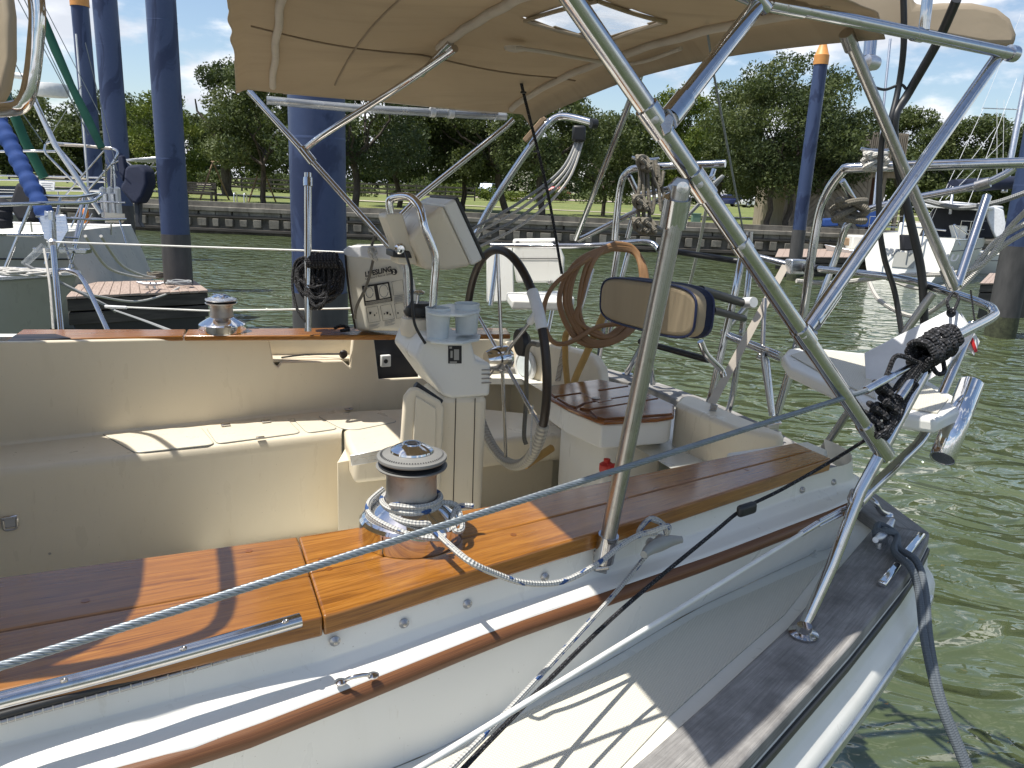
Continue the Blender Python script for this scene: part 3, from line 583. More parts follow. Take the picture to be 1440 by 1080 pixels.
# ---- hull
HS = TO; kk = 40
def hullfn(side):
    def fn(u, v):
        a = -3+(1.85+3)*u; n = interp(TO, a); prof = [(0, 0, -.90), (.10, -.004, -.93), (.16, -.012, -.975), (.17, -.042, -.985), (.24, -.046, -1.05), (.25, -.010, -1.06), (.55, .06, -1.55), (1, .40, WL-.3)]
        vs_ = [p[0] for p in prof]; dn = float(np.interp(v, vs_, [p[1] for p in prof])); z = float(np.interp(v, vs_, [p[2] for p in prof]))
        a2 = a-(max(0, v-.25))*.5*max(0, (u-.55)/.45); n2 = n+dn; return A(a2, n2 if side == 0 else 4.8-n2, z)
    return fn
for s in (0, 1): grid('hull_side', hullfn(s), 60, 48, 'white_gelcoat', Y)
def transf(u, v):
    ns = [p[1] for p in TRO]; n = 1.36+(3.50-1.36)*u; a = float(np.interp(n, ns, [p[0] for p in TRO])); return A(a-v*v*.5, 2.43+(n-2.43)*(1-.35*v), -.90-(1.45+.3)*v)
grid('transom', transf, 20, 12, 'white_gelcoat', Y)
strip('rub_strake_band', edge(TO, .2, 1.80, -1.005, 20), [p-NX*.052+UP*0 for p in edge(TO, .2, 1.80, -1.005, 20)], .032, 'aluminium', Y, .006)
# ---- side deck, both sides and afterdeck
strip('side_deck', edge(FO, -3, 1.5, -.90, 30), edge(TI, -3, 1.5, -.90, 30), .03, 'deck_gelcoat', Y, 0)
strip('side_deck', edge(FO, -3, 1.5, -.90, 30, True), edge(TI, -3, 1.5, -.90, 30, True), .03, 'deck_gelcoat', Y, 0)
adk = [A(1.49, 4.8-1.2, -.90), A(1.49, 1.15, -.90)]
def afterfn(u, v):
    n = 1.30+(3.45-1.30)*u; ao = float(np.interp(n, [p[1] for p in TRI], [p[0] for p in TRI])); ai = 1.485
    if n < 1.46: ao = 1.485+(n-1.30)/.16*.275
    return A(ai+(ao+.01-ai)*v, n, -.8995)
grid('afterdeck', afterfn, 24, 4, 'deck_gelcoat', Y, smooth=False)
ns_ = [W(590, 1084, -.897), W(757, 992, -.897), W(863, 938, -.897), W(980, 866, -.897), W(1080, 822, -.897), W(1166, 784, -.897), W(1103, 864, -.897), W(1010, 945, -.897), W(940, 1008, -.897), W(868, 1084, -.897)]
vs = [Vector(p) for p in ns_]; slab('nonskid_panel', vs+[A(-.6, .63, -.897), A(-1.4, .5, -.897), A(-1.4, .78, -.897), A(-.6, .84, -.897), A(-.1, .91, -.897)], .003, 'nonskid', Y, None, 0)
# ---- toe rail and taffrail of weathered teak
strip('toe_rail', edge(TI, -3, 1.76, -.87, 30), edge(TO, -3, 1.85, -.87, 30), .05, 'grey_teak', Y, .005)
strip('toe_rail', edge(TI, -3, 1.76, -.87, 30, True), edge(TO, -3, 1.85, -.87, 30, True), .05, 'grey_teak', Y, .005)
def rs(tab, k=24):
    ns = [p[1] for p in tab]; return [A(float(np.interp(ns[0]+(ns[-1]-ns[0])*i/k, ns, [p[0] for p in tab])), ns[0]+(ns[-1]-ns[0])*i/k, -.868) for i in range(k+1)]
strip('taffrail', rs(TRI), rs(TRO), .052, 'grey_teak', Y, .005)
strip('rail_moulding', [p+NX*.004 for p in edge(TO, -3, 1.84, -.905, 30)], [p-NX*.010 for p in edge(TO, -3, 1.84, -.905, 30)], .02, 'black_plastic', Y, .004)
# ---- starboard coaming: face, ledge, rub rail, lower side
def facefn(u, v):
    a = -3+4.5*u; prof = [(0, 'c', .012, -.650), (.3, 'c', .008, -.70), (.42, 'l', .036, -.716), (.5, 'l', -.002, -.722), (.56, 'l', -.004, -.742), (1, 'f', 0, -.899)]
    vs_ = [p[0] for p in prof]
    vals = [(interp(CO, a) if p[1] == 'c' else interp(LO, a) if p[1] == 'l' else interp(FO, a))+p[2] for p in prof]
    return A(a, float(np.interp(v, vs_, vals)), float(np.interp(v, vs_, [p[3] for p in prof])))
grid('coaming_side', facefn, 50, 50, 'white_gelcoat', Y)
# rounded aft end of the coaming
def endfn(u, v):
    an = u*PI/2*1.1; base = facefn(1, v); ctr = A(1.5, 1.52, base.z); rad = base-ctr; a_ = 1.5+.14*math.sin(an)*(1+.25*v); n_ = 1.52-(1.52-(base.dot(NX)/1.0 if False else interp(CO, 1.5)))*math.cos(an)
    b = base+AX*.15*math.sin(an)*(1+.3*v)+NX*.17*(1-math.cos(an)); return b
grid('coaming_end', endfn, 10, 30, 'white_gelcoat', Y)
slab('coaming_end_wall', [A(1.47, 1.40, -.655), A(1.60, 1.52, -.655), A(1.60, 1.60, -.655), A(1.3, 1.58, -.655), A(1.3, 1.42, -.655)], .245, 'white_gelcoat', Y, None, .01)
v, f2, u = sweep([p+UP*.002 for p in edge(LO, -3, 1.50, -.742, 40)], .0155, 12); obj('rub_rail', v, f2, 'rail_teak', Y, u, smooth=True)
# inner wall of the starboard coaming and cockpit lining
strip('coaming_inner', [p+NX*-.03 for p in edge(CI, -3, 1.3, -.655, 20)], [p+NX*-.012 for p in edge(CI, -3, 1.3, -.655, 20)], .8, 'cream_gelcoat', Y, 0)
# ---- varnished cap, planks
jt = (.155, .175)
def plank(a0, a1, f0, f1, parent=Y, z=-.62):
    e1 = []; e2 = []
    for i in range(21):
        a = a0+(a1-a0)*i/20; ci, co = interp(CI, a), interp(CO, a); e1.append(A(a, co+(ci-co)*f1, z)); e2.append(A(a, co+(ci-co)*f0, z))
    return strip('teak_plank', e1, e2, .034, 'varnished_teak', parent, .004, 3, rng.uniform(0, 9))
# joint runs across at x~420-475 px: aft piece starts there
plank(-3, .1525, 0, .462); plank(-3, .1525, .470, 1.0)
plank(.154, 1.468, 0, .492); plank(.154, 1.468, .499, 1.0)
# bungs and end marks on cap
for x, y in [(452, 787), (463, 800), (722, 752), (560, 722), (350, 775), (120, 845), (880, 700), (1050, 660)]:
    lathe('wood_bung', [(.0005, 0), (.006, 0), (.006, .0006), (.0005, .0006)], W(x, y, -.6199), 'seat_teak', Y, n=12)
# half-round stainless strip and piano hinge along the cap edge
sp = [W(-60, 1004, -.612), W(0, 985, -.612), W(140, 950, -.612), W(280, 912, -.612), W(422, 872, -.612)]
st = tube('handrail_strip', catmull(sp, 6), .0105, 'stainless', Y, 14)
for x, y in [(90, 957), (258, 912), (402, 874)]: lathe('screw_head', [(.0005, 0), (.0045, 0), (.0045, .0015), (.002, .0022), (.0005, .001)], W(x, y, -.603), 'dull_steel', st, n=12)
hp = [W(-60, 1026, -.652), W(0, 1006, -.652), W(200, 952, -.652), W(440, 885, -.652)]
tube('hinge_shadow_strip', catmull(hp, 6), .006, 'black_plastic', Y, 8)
hq = [p-UP*.007-NX*.004 for p in hp]; hc = catmull(hq, 14)
for i in range(0, len(hc)-1): tube('hinge_knuckle', [hc[i].lerp(hc[i+1], .06), hc[i].lerp(hc[i+1], .94)], .0038, 'dull_steel', Y, 8)
# bolts along the coaming
for x, y in [(471, 901), (568, 876), (657, 849), (766, 811), (1070, 722), (1128, 689), (1172, 678)]:
    c0 = None
    for t_i in range(200):      # march the pixel ray to the coaming face
        pass
    dd = ray(x, y); best = 1e9; bp_ = None
    for q in np.linspace(.7, 2.4, 600):
        p = dd*q
        if p.z > -.655 or p.z < -.72: continue
        a_ = p.dot(AX)*1.0; 
        al = (p.x*.92+p.y*.39)/(.92**2+.39**2); nl = (-p.x*.39+p.y*.92)/(.92**2+.39**2)
        e = abs(nl-(interp(CO, al)+.008))
        if e < best: best = e; bp_ = p
    if bp_ is None: continue
    o = lathe('bolt_head', [(.0005, 0), (.0085, 0), (.0085, .002), (.0055, .004), (.003, .0075), (.0005, .008)], bp_+NX*.0, 'dull_steel', Y, -NX, 14)
# padeye on the ledge
p = W(502, 955, -.712)
pe = tube('padeye', roundc([p-AX*.022, p-AX*.012+UP*.012-NX*.01, p+AX*.012+UP*.012-NX*.01, p+AX*.022], .008, 4), .0032, 'stainless', Y, 8)
for s in (-1, 1): lathe('padeye_base', [(.0005, 0), (.009, 0), (.009, .002), (.004, .005), (.0005, .005)], p+AX*.024*s, 'stainless', pe, n=14)
# ---- port side cockpit
zs = -1.0
B0, B1 = W(180, 607, zs), W(480, 575, zs)            # foot of the port seat back
dirb = (B1-B0).normalized(); B0 = B0-dirb*1.6; nb_ = Vector((-dirb.y, dirb.x, 0))
F0, F1 = W(0, 660, zs), W(480, 607, zs); dirf = (F1-F0).normalized(); F0 = F0-dirf*1.3
def PB(x, y): return V(x, y, B0, B1)
panel = [PB(-260, 483), PB(0, 481), PB(378, 474), PB(386, 512), PB(391, 516), PB(396, 509), PB(482, 507), PB(492, 516), PB(496, 475), PB(526, 474), PB(533, 534), PB(592, 531), PB(592, 470), PB(600, 600), PB(480, 580), PB(180, 612), PB(-260, 650)]
panel[12] = PB(590, 470); panel = panel[:12]+[PB(590, 478), PB(694, 476), PB(712, 482), PB(723, 496), PB(733, 560), PB(735, 592), PB(480, 580), PB(180, 612), PB(-260, 650)]
slab('seat_back', panel, .025, 'cream_gelcoat', Y, dirb, .007, 3, nb_)
# recess behind the cut-outs
bx = [PB(375, 470)+nb_*.13, PB(600, 468)+nb_*.13, PB(600, 545)+nb_*.13, PB(375, 530)+nb_*.13]; slab('locker_back', bx, .01, 'cream_gelcoat', Y, dirb, 0, 1, nb_)
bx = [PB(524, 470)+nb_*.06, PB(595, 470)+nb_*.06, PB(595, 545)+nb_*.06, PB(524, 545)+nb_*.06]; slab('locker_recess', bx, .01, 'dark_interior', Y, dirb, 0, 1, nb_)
slab('locker_floor', [PB(375, 508)+nb_*.026, PB(530, 506)+nb_*.026, PB(530, 506)+nb_*.13, PB(375, 508)+nb_*.13], .01, 'cream_gelcoat', Y, dirb, 0)
sock = box('shore_power_socket', PB(547, 510)+nb_*.045, .024, .012, .028, 'white_plastic', Y, dirb, None, .004); lathe('socket_hole', [(.0005, 0), (.010, 0), (.010, .003), (.0005, .003)], PB(546, 510)+nb_*.032, 'black_plastic', sock, -nb_, 16)
lathe('winch_handle_knob', [(.001, 0), (.017, .0), (.02, .01), (.015, .02), (.001, .022)], PB(486, 500)+nb_*.04, 'brown_leather', Y, -nb_, 16)
tube('engine_cable', catmull([PB(400, 506)+nb_*.05, PB(440, 503)+nb_*.07, PB(482, 501)+nb_*.05], 6), .004, 'black_plastic', Y, 6)
# port cap, two planks with a joint
C0, C1 = W(-380, 476, -.66), W(22, 474, -.62)
def pcap(xa, ya, xb, yb, xc, yc, xd, yd): return slab('teak_plank', [W(xa, ya, -.62), W(xb, yb, -.62), W(xc, yc, -.62), W(xd, yd, -.62)], .022, 'varnished_teak', Y, dirb, .005, 2)
pcap(12, 477, 257, 472, 262, 463, 32, 463); pcap(259, 472, 590, 471, 560, 460, 264, 463); slab('teak_plank', [W(590, 471, -.62), W(718, 470, -.62), W(712, 461, -.62), W(561, 460, -.62)], .022, 'varnished_teak', Y, dirb, .005, 2)
pc = [PB(-300, 486)+nb_*.03, PB(735, 480)+nb_*.03]
slab('coaming_outer', [pc[0]+nb_*.13, pc[1]+nb_*.10, pc[1]+nb_*.14, pc[0]+nb_*.2], .3, 'white_gelcoat', Y, dirb, 0)
slab('cap_block', [W(8, 480, -.615), W(100, 475, -.615), W(78, 469, -.615), W(22, 470, -.615)], .02, 'brown_leather', Y, dirb, .003)
# seat, with moulded front edge
def seatfn(u, v):
    s0 = B0+dirb*(u*(B1-B0).length*1.0)*1.02; s1 = F0+dirf*(u*(F1-F0).length)*1.0
    prof = [(0, 0, .012), (.08, .03, 0), (.80, .86, 0), (.90, .965, -.004), (.95, .992, -.018), (1.0, 1.0, -.05)]
    k_ = float(np.interp(v, [p[0] for p in prof], [p[1] for p in prof])); dz = float(np.interp(v, [p[0] for p in prof], [p[2] for p in prof])); q = s0.lerp(s1, k_); return Vector((q.x, q.y, zs+dz))
grid('cockpit_seat', seatfn, 20, 40, 'cream_gelcoat', Y)
def riserfn(u, v):
    q = seatfn(u, 1.0); return q-UP*(.42*v)+nb_*(.008*v)
grid('seat_riser', riserfn, 20, 4, 'cream_gelcoat', Y)
# aft length of port seat, set back a little
S0 = W(480, 579, zs); S1 = W(775, 575, zs); G0 = W(494, 640, -.985); G1 = W(700, 607, -.985); G2 = W(800, 606, -.985)
slab('aft_seat', [W(478, 578, zs), W(640, 570, zs), W(770, 583, zs), W(800, 610, zs), W(700, 618, zs), W(610, 630, zs), W(497, 640, zs), W(487, 620, zs)], .12, 'cream_gelcoat', Y, dirb, .022, 4)
slab('aft_seat_front', [W(474, 650, -1.06), W(640, 618, -1.06), W(780, 612, -1.06), W(800, 600, -1.06), W(490, 622, -1.06)], .42, 'cream_gelcoat', Y, dirb, .004)
slab('latch_plate', [V(492, 640, W(493, 645, -1.0), W(640, 625, -1.0)), V(560, 628, W(493, 645, -1.0), W(640, 625, -1.0)), V(560, 644, W(493, 645, -1.0), W(640, 625, -1.0)), V(494, 655, W(493, 645, -1.0), W(640, 625, -1.0))], .005, 'aluminium', Y, dirb, .002, 1, -nb_)
# seat hatch lids: moulded panels with rounded corners, hinges and latch
def lid(pts, name='hatch_lid'):
    P = [W(x, y, zs+.004) for x, y in pts]; P = roundc(P+[P[0], P[1]], .03, 4)[1:-1]
    o = slab(name, P, .005, 'lid_gelcoat', Y, dirb, .003, 2); tube('lid_groove', [p-UP*.003 for p in P], .0022, 'grey_and_shaded_gelcoat', o, 6, closed=True); return o
l1 = lid([(290, 601), (404, 589), (423, 608), (305, 623)])
lid([(140, 607), (282, 600), (302, 624), (190, 636)], 'seat_panel'); lid([(412, 588), (440, 585), (476, 602), (432, 608)], 'seat_panel')
lid([(446, 584), (520, 577), (560, 592), (500, 604), (480, 602)], 'seat_panel')
for x, y in [(317, 597), (374, 592), (490, 575)]:
    h_ = box('hinge', W(x, y, zs+.011), .018, .012, .004, 'stainless', l1, dirb, None, .002); tube('hinge_pin', [W(x, y, zs+.013)-dirb*.018, W(x, y, zs+.013)+dirb*.018], .004, 'stainless', l1, 8)
box('latch', W(366, 615, zs+.011), .016, .007, .003, 'dull_steel', l1, dirb, None, .002)
rl = riserfn(.1, .5); dcl = V(14, 733, riserfn(0, .5), riserfn(1, .5))-nb_*.006
dl = box('locker_latch', dcl, .026, .004, .022, 'stainless', Y, dirb, None, .006); tube('latch_ring', roundc([dcl-nb_*.008+dirb*-.02+UP*.01, dcl-nb_*.012+dirb*-.02-UP*.025, dcl-nb_*.012+dirb*.02-UP*.025, dcl-nb_*.008+dirb*.02+UP*.01], .012, 4), .004, 'dull_steel', dl, 8)
for x, y in [(521, 678), (596, 700), (70, 778)]: lathe('screw_head', [(.0005, 0), (.005, 0), (.004, .002), (.0005, .002)], V(x, y, riserfn(0, .5), riserfn(1, .5))-nb_*.004, 'dull_steel', Y, -nb_, 10)
# cockpit sole and teak-look slats
slab('cockpit_sole', [A(-3, 1.3, -1.452), A(1.75, 1.5, -1.452), A(1.75, 3.1, -1.452), A(-3, 3.1, -1.452)], .04, 'deck_gelcoat', Y, AX, 0)
for k in range(9):
    n0 = 2.10+k*.115; slab('grating_board', [A(.55, n0, -1.43), A(1.42, n0, -1.43), A(1.42, n0+.098, -1.43), A(.55, n0+.098, -1.43)], .02, 'white_gelcoat', Y, AX, .003, 1)
slab('bridge_wall', [A(-3, 1.2, -.66), A(-2.95, 1.2, -.66), A(-2.95, 3.6, -.66), A(-3, 3.6, -.66)], .8, 'cream_gelcoat', Y, None, 0)
# ---- helm seat (teak), fascia, pedestal box
zt_ = -.755
SP = [(765, 547), (773, 542), (842, 533), (888, 542), (949, 569), (948, 584), (925, 588), (850, 592), (838, 589), (795, 571), (772, 558)]
hs = slab('helm_seat', [W(x, y, zt_) for x, y in SP], .016, 'seat_teak', Y, AX, .005, 2)
def qb(pts, dz=.006): return slab('teak_board', [W(x, y, zt_+dz) for x, y in pts], .008, 'seat_teak', hs, AX, .0025, 2)
qb([(768, 548), (776, 543), (841, 535), (884, 542), (780, 557)]); qb([(783, 558.5), (886, 543.5), (908, 552), (822, 566), (810, 572), (800, 569)]); qb([(824, 567.5), (861, 561), (910, 553.5), (926, 559), (880, 567), (828, 575), (815, 573)]); qb([(830, 576.5), (929, 560.5), (946, 570), (946, 581), (851, 588), (840, 586)])
slab('teak_board', [W(x, y, zt_+.0075) for x, y in [(815, 551), (840, 548), (862, 562), (842, 566)]], .004, 'seat_teak', hs, AX, .002)
lathe('finger_ring', [(.008, 0), (.016, 0), (.016, .002), (.008, .002)], W(838, 560, zt_+.009), 'dull_steel', hs, n=18)
fas = [W(x, y, -.774) for x, y in [(771, 551), (842, 536), (946, 573), (944, 588), (938, 591), (860, 597), (846, 597), (800, 578), (774, 561)]]
slab('seat_fascia', fas, .088, 'white_gelcoat', Y, None, .006, 3)
ped = [W(x, y, -.865) for x, y in [(790, 575), (860, 560), (930, 580), (932, 604), (868, 612), (850, 611), (806, 590)]]; slab('seat_pedestal', ped, .6, 'white_gelcoat', Y, None, .012, 3)
for x, y in [(871, 601), (928, 594)]: lathe('screw_head', [(.0005, 0), (.006, 0), (.006, .002), (.0005, .003)], W(x, y, -.83)*.985, 'dull_steel', Y, -NX, 12)
# red valve
rv = lathe('red_valve', [(.004, 0), (.02, .002), (.026, .02), (.026, .04), (.012, .05), (.012, .06), (.004, .062)], D(852, 668, 2.72), 'red_plastic', Y, UP, 18); box('valve_lever', D(867, 655, 2.70), .035, .008, .009, 'red_plastic', rv, AX, None, .004)
# stern lockers: starboard and port
sb_ = [W(x, y, -.735) for x, y in [(950, 566), (957, 557), (970, 555), (985, 559), (1050, 588), (1104, 609), (1100, 614), (1034, 602)]]
slab('stern_locker', sb_, .75, 'cream_gelcoat', Y, None, .018, 4)
pb0, pb1 = W(722, 480, -.74), W(838, 512, -.74); pbn = Vector((-(pb1-pb0).y, (pb1-pb0).x, 0)).normalized()
VP = lambda x, y: V(x, y, pb0, pb1)
slab('stern_locker', [VP(700, 482), VP(722, 478), VP(760, 480), VP(815, 494), VP(832, 502), VP(843, 520), VP(848, 560), VP(848, 640), VP(700, 640)], .06, 'cream_gelcoat', Y, None, .014, 3, pbn)
sc_ = VP(741, 514); spk = lathe('cockpit_speaker', [(.001, -.006), (.078, -.006), (.082, 0), (.078, .008), (.062, .012), (.058, .006), (.03, .008), (.001, .008)], sc_-pbn*.01, 'white_plastic', Y, -pbn, 40)
lathe('speaker_grille', [(.001, .008), (.055, .010), (.05, .014), (.001, .016)], sc_-pbn*.01, 'frosted_plastic', spk, -pbn, 32)
slab('strap_plate', [VP(790, 488), VP(797, 486), VP(788, 536), VP(781, 536)], .005, 'dull_steel', Y, None, .002, 1, -pbn)
# ---- steering pedestal
n0 = 2.28
def PN(x, y, n=n0):           # on the fore-and-aft plane at n
    return V(x, y, A(0, n, 0), A(1, n, 0))
pd = slab('steering_pedestal', [PN(x, y) for x, y in [(614, 556), (687, 556), (677, 760), (607, 760)]], .19, 'cream_gelcoat', Y, AX, .026, 4, NX)
for x in (641, 668): tube('column_seam', [PN(x, 560)-NX*.001, PN(x-5, 755)-NX*.001], .0016, 'brown_leather', pd, 5)
hd = slab('pedestal_head', [PN(x, y) for x, y in [(592, 484), (601, 472), (663, 477), (670, 507), (691, 511), (689, 557), (636, 561), (622, 557), (584, 504)]], .285, 'white_gelcoat', pd, AX, .012, 4, NX)
for k in range(4): box('vent_slot', PN(684, 520+k*6)-NX*.001, .017, .002, .0022, 'dull_steel', pd, AX, None, .0008, 1)
pl = slab('maker_plate', [PN(x, y)-NX*.001 for x, y in [(630, 486), (649, 486), (649, 511), (630, 511)]], .0015, 'ink', pd, AX, .001, 1, -NX)
for q in [[(638, 491), (645, 491), (645, 506), (638, 506)], [(631.5, 487), (635, 487), (635, 490), (631.5, 490)], [(632, 508), (642, 508), (642, 510), (632, 510)], [(633, 493), (636, 493), (636, 503), (633, 503)]]:
    slab('plate_print', [PN(x, y)-NX*.0032 for x, y in q], .0004, 'sticker_silver', pl, AX, 0, 1, -NX)
# folded cream table against the pedestal
tb = slab('folding_table', [PN(x, y, n0-.03) for x, y in [(566, 556), (575, 544), (585, 543), (617, 562), (622, 572), (616, 704), (556, 704)]], .022, 'cream_gelcoat', Y, AX, .008, 3, -NX)
slab('table_panel', [PN(x, y, n0-.053) for x, y in [(584, 556), (613, 574), (610, 690), (576, 690)]], .006, 'cream_gelcoat', tb, AX, .003, 2, -NX)
tube('table_hinge', [PN(584, 541, n0-.02), PN(620, 566, n0-.02)], .011, 'black_plastic', tb, 10)
slab('column_shadow_gap', [PN(617, 570, n0-.005), PN(622, 570, n0-.005), PN(616, 706, n0-.005), PN(611, 706, n0-.005)], .004, 'black_plastic', tb, AX, 0, 1, -NX)
# compass
cpn = n0+.16
cp = lathe('compass', [(.001, 0), (.062, 0), (.066, .02), (.06, .055), (.04, .062), (.001, .064)], PN(590, 470, cpn), 'cream_gelcoat', pd, UP, 28)
lathe('compass_hood', [(.001, .0), (.05, .0), (.054, .012), (.05, .03), (.036, .042), (.001, .044)], PN(590, 470, cpn)+UP*.064, 'black_plastic', cp, UP, 28)
# guard hoop
gf = [PN(574, 470, cpn+.0), PN(572, 380, cpn), PN(561, 340, cpn), PN(548, 292, cpn), PN(552, 279, cpn-.01), PN(575, 277, cpn-.08), PN(590, 292, n0+.04), PN(598, 322, n0+.02), PN(612, 362, n0+.02), PN(610, 410, n0+.02), PN(605, 487, n0+.02)]
tube('guard_hoop', catmull(gf, 6), .0125, 'chrome', pd, 14)
lathe('hoop_foot', [(.001, -.01), (.02, -.01), (.02, .006), (.014, .014), (.001, .014)], gf[-1], 'stainless', pd, n=18)
# instrument pod
A1 = PN(645, 277, 2.36); A2 = PN(684, 363, 2.36); dA = (A2-A1); fw = Vector((dA.z, 0, 0))
fwd = NX.cross(dA.normalized()).normalized();  fwd = fwd if fwd.dot(AX) < 0 else -fwd
pod = slab('instrument_pod', [A1+fwd*.012, A2+fwd*.012, A2+fwd*.055+dA.normalized()*-.0, A1+fwd*.055], .30, 'white_gelcoat', pd, AX, .008, 3, NX)
e_ = dA.normalized(); shell = []
for (fwo, k0, k1, na, nb2) in ((.056, 0, 0, 0, .30), (.125, .012, .02, .010, .290), (.195, .05, .055, .03, .27)):
    for a_, b_ in ((k0, na), (k0, nb2), (dA.length-k1, nb2), (dA.length-k1, na)): shell.append(A1+e_*a_+fwd*fwo+NX*b_)
fs = [(8, 9, 10, 11), (3, 2, 1, 0)]
for r_i in (0, 4):
    for i in range(4): fs.append((r_i+i, r_i+(i+1) % 4, r_i+4+(i+1) % 4, r_i+4+i))
obj('pod_back', shell, fs, 'cream_gelcoat', pod, None, smooth=True, bevel=.014, seg=4, angle=15)
slab('display_face', [A1+NX*.004, A2+NX*.004, A2+fwd*.011+NX*.004, A1+fwd*.011+NX*.004], .292, 'black_plastic', pod, AX, .003, 2, NX)
slab('side_pod', [PN(x, y, cpn-.02) for x, y in [(541, 305), (546, 300), (566, 300), (588, 372), (560, 372), (556, 345)]], .10, 'cream_gelcoat', pd, AX, .006, 3, NX)
lathe('pod_knob', [(.001, 0), (.018, 0), (.018, .008), (.012, .016), (.001, .017)], PN(562, 350, cpn-.022), 'chrome', pd, -NX, 18)
slab('side_pod_base', [PN(x, y, cpn-.03) for x, y in [(553, 353), (576, 353), (580, 363), (553, 362)]], .1, 'black_plastic', pd, AX, .003, 2, NX)
# drink holder: two tiers hung on the hoop
for k, (yy, zz) in enumerate(((429, 0), (467, 0))):
    P = [PN(x, y, nn_) for x, y, nn_ in [(600, yy+6, 2.28), (606, yy-1, 2.36), (630, yy-6, 2.40), (662, yy-4, 2.38), (676, yy+3, 2.30), (674, yy+11, 2.24), (652, yy+17, 2.20), (625, yy+15, 2.21), (606, yy+12, 2.24)]]
    zavg = sum(p.z for p in P)/len(P); P = [Vector((p.x, p.y, zavg)) for p in P]
    sh = slab('drink_holder', P, .010, 'frosted_plastic', pd, AX, .004, 3)
    if k == 0: zt1 = zavg; cen = sum(P, Vector((0, 0, 0)))/len(P)
for dx in (-.05, .045): lathe('cup_sleeve', [(.036, 0), (.040, .085), (.0385, .087), (.034, .004), (.001, .003)] if 0 else [(.001, 0), (.034, 0), (.040, .095), (.037, .095), (.031, .006), (.001, .005)], cen+AX*dx+NX*-.005-UP*.088+UP*(.012 if dx > 0 else 0), 'frosted_plastic', sh, n=28)
# throttle lever, engine wires
tube('throttle_lever', catmull([PN(580, 440, 2.42), PN(586, 428, 2.42), PN(588, 415, 2.42)], 4), .006, 'stainless', pd, 8); lathe('throttle_knob', [(.001, -.002), (.02, 0), (.022, .006), (.012, .012), (.001, .012)], PN(588, 413, 2.42), 'stainless', pd, n=16)
tube('pod_cable', catmull([PN(570, 355, 2.38), PN(578, 385, 2.3), PN(580, 430, 2.27), PN(584, 458, 2.27), PN(598, 483, 2.27)], 8), .0045, 'black_plastic', pd, 8)
# ---- wheel
hubc = A(1.0, 2.46, -.575); tilt = (AX+UP*.05).normalized(); e1 = NX; e2 = tilt.cross(e1).normalized(); RW = .378
wh = lathe('steering_wheel', [(.001, -.06), (.03, -.06), (.045, -.02), (.045, .02), (.03, .035), (.001, .035)], hubc, 'chrome', Y, tilt, 28)
cirp = lambda th, R=RW: hubc+e1*math.cos(th)*R+e2*math.sin(th)*R
if cirp(PI/2).z < hubc.z: e2 = -e2
tube('rim', [cirp(2*PI*i/96) for i in range(96)], .0145, 'brown_leather', wh, 14, closed=True)
for th in [math.radians(q) for q in (145, 205, 265, 325, 25, 85)]: tube('spoke', [cirp(th, .03), cirp(th, RW)], .0065, 'stainless', wh, 10)
th0, th1 = math.radians(203), math.radians(330)     # cord-wrapped lower part
for i in range(52):
    a_ = th0+(th1-th0)*i/51; c = cirp(a_); tg = (cirp(a_+.01)-c).normalized(); lathe('rim_cord_turn', [(.0155, -.0085), (.0195, -.004), (.0195, .004), (.0155, .0085)], c, 'wrap_cord', wh, tg, 14)
tube('grip_tape', [cirp(math.radians(134+i*2.2)) for i in range(10)], .0185, 'white_vinyl', wh, 14)
tube('grip_tape', [cirp(math.radians(145), RW*.80), cirp(math.radians(145), RW*.985)], .0125, 'white_vinyl', wh, 10)
lathe('wheel_brake_knob', [(.001, 0), (.05, 0), (.055, .02), (.03, .04), (.001, .04)], A(1.12, 2.60, -.55), 'black_plastic', Y, tilt, 24)
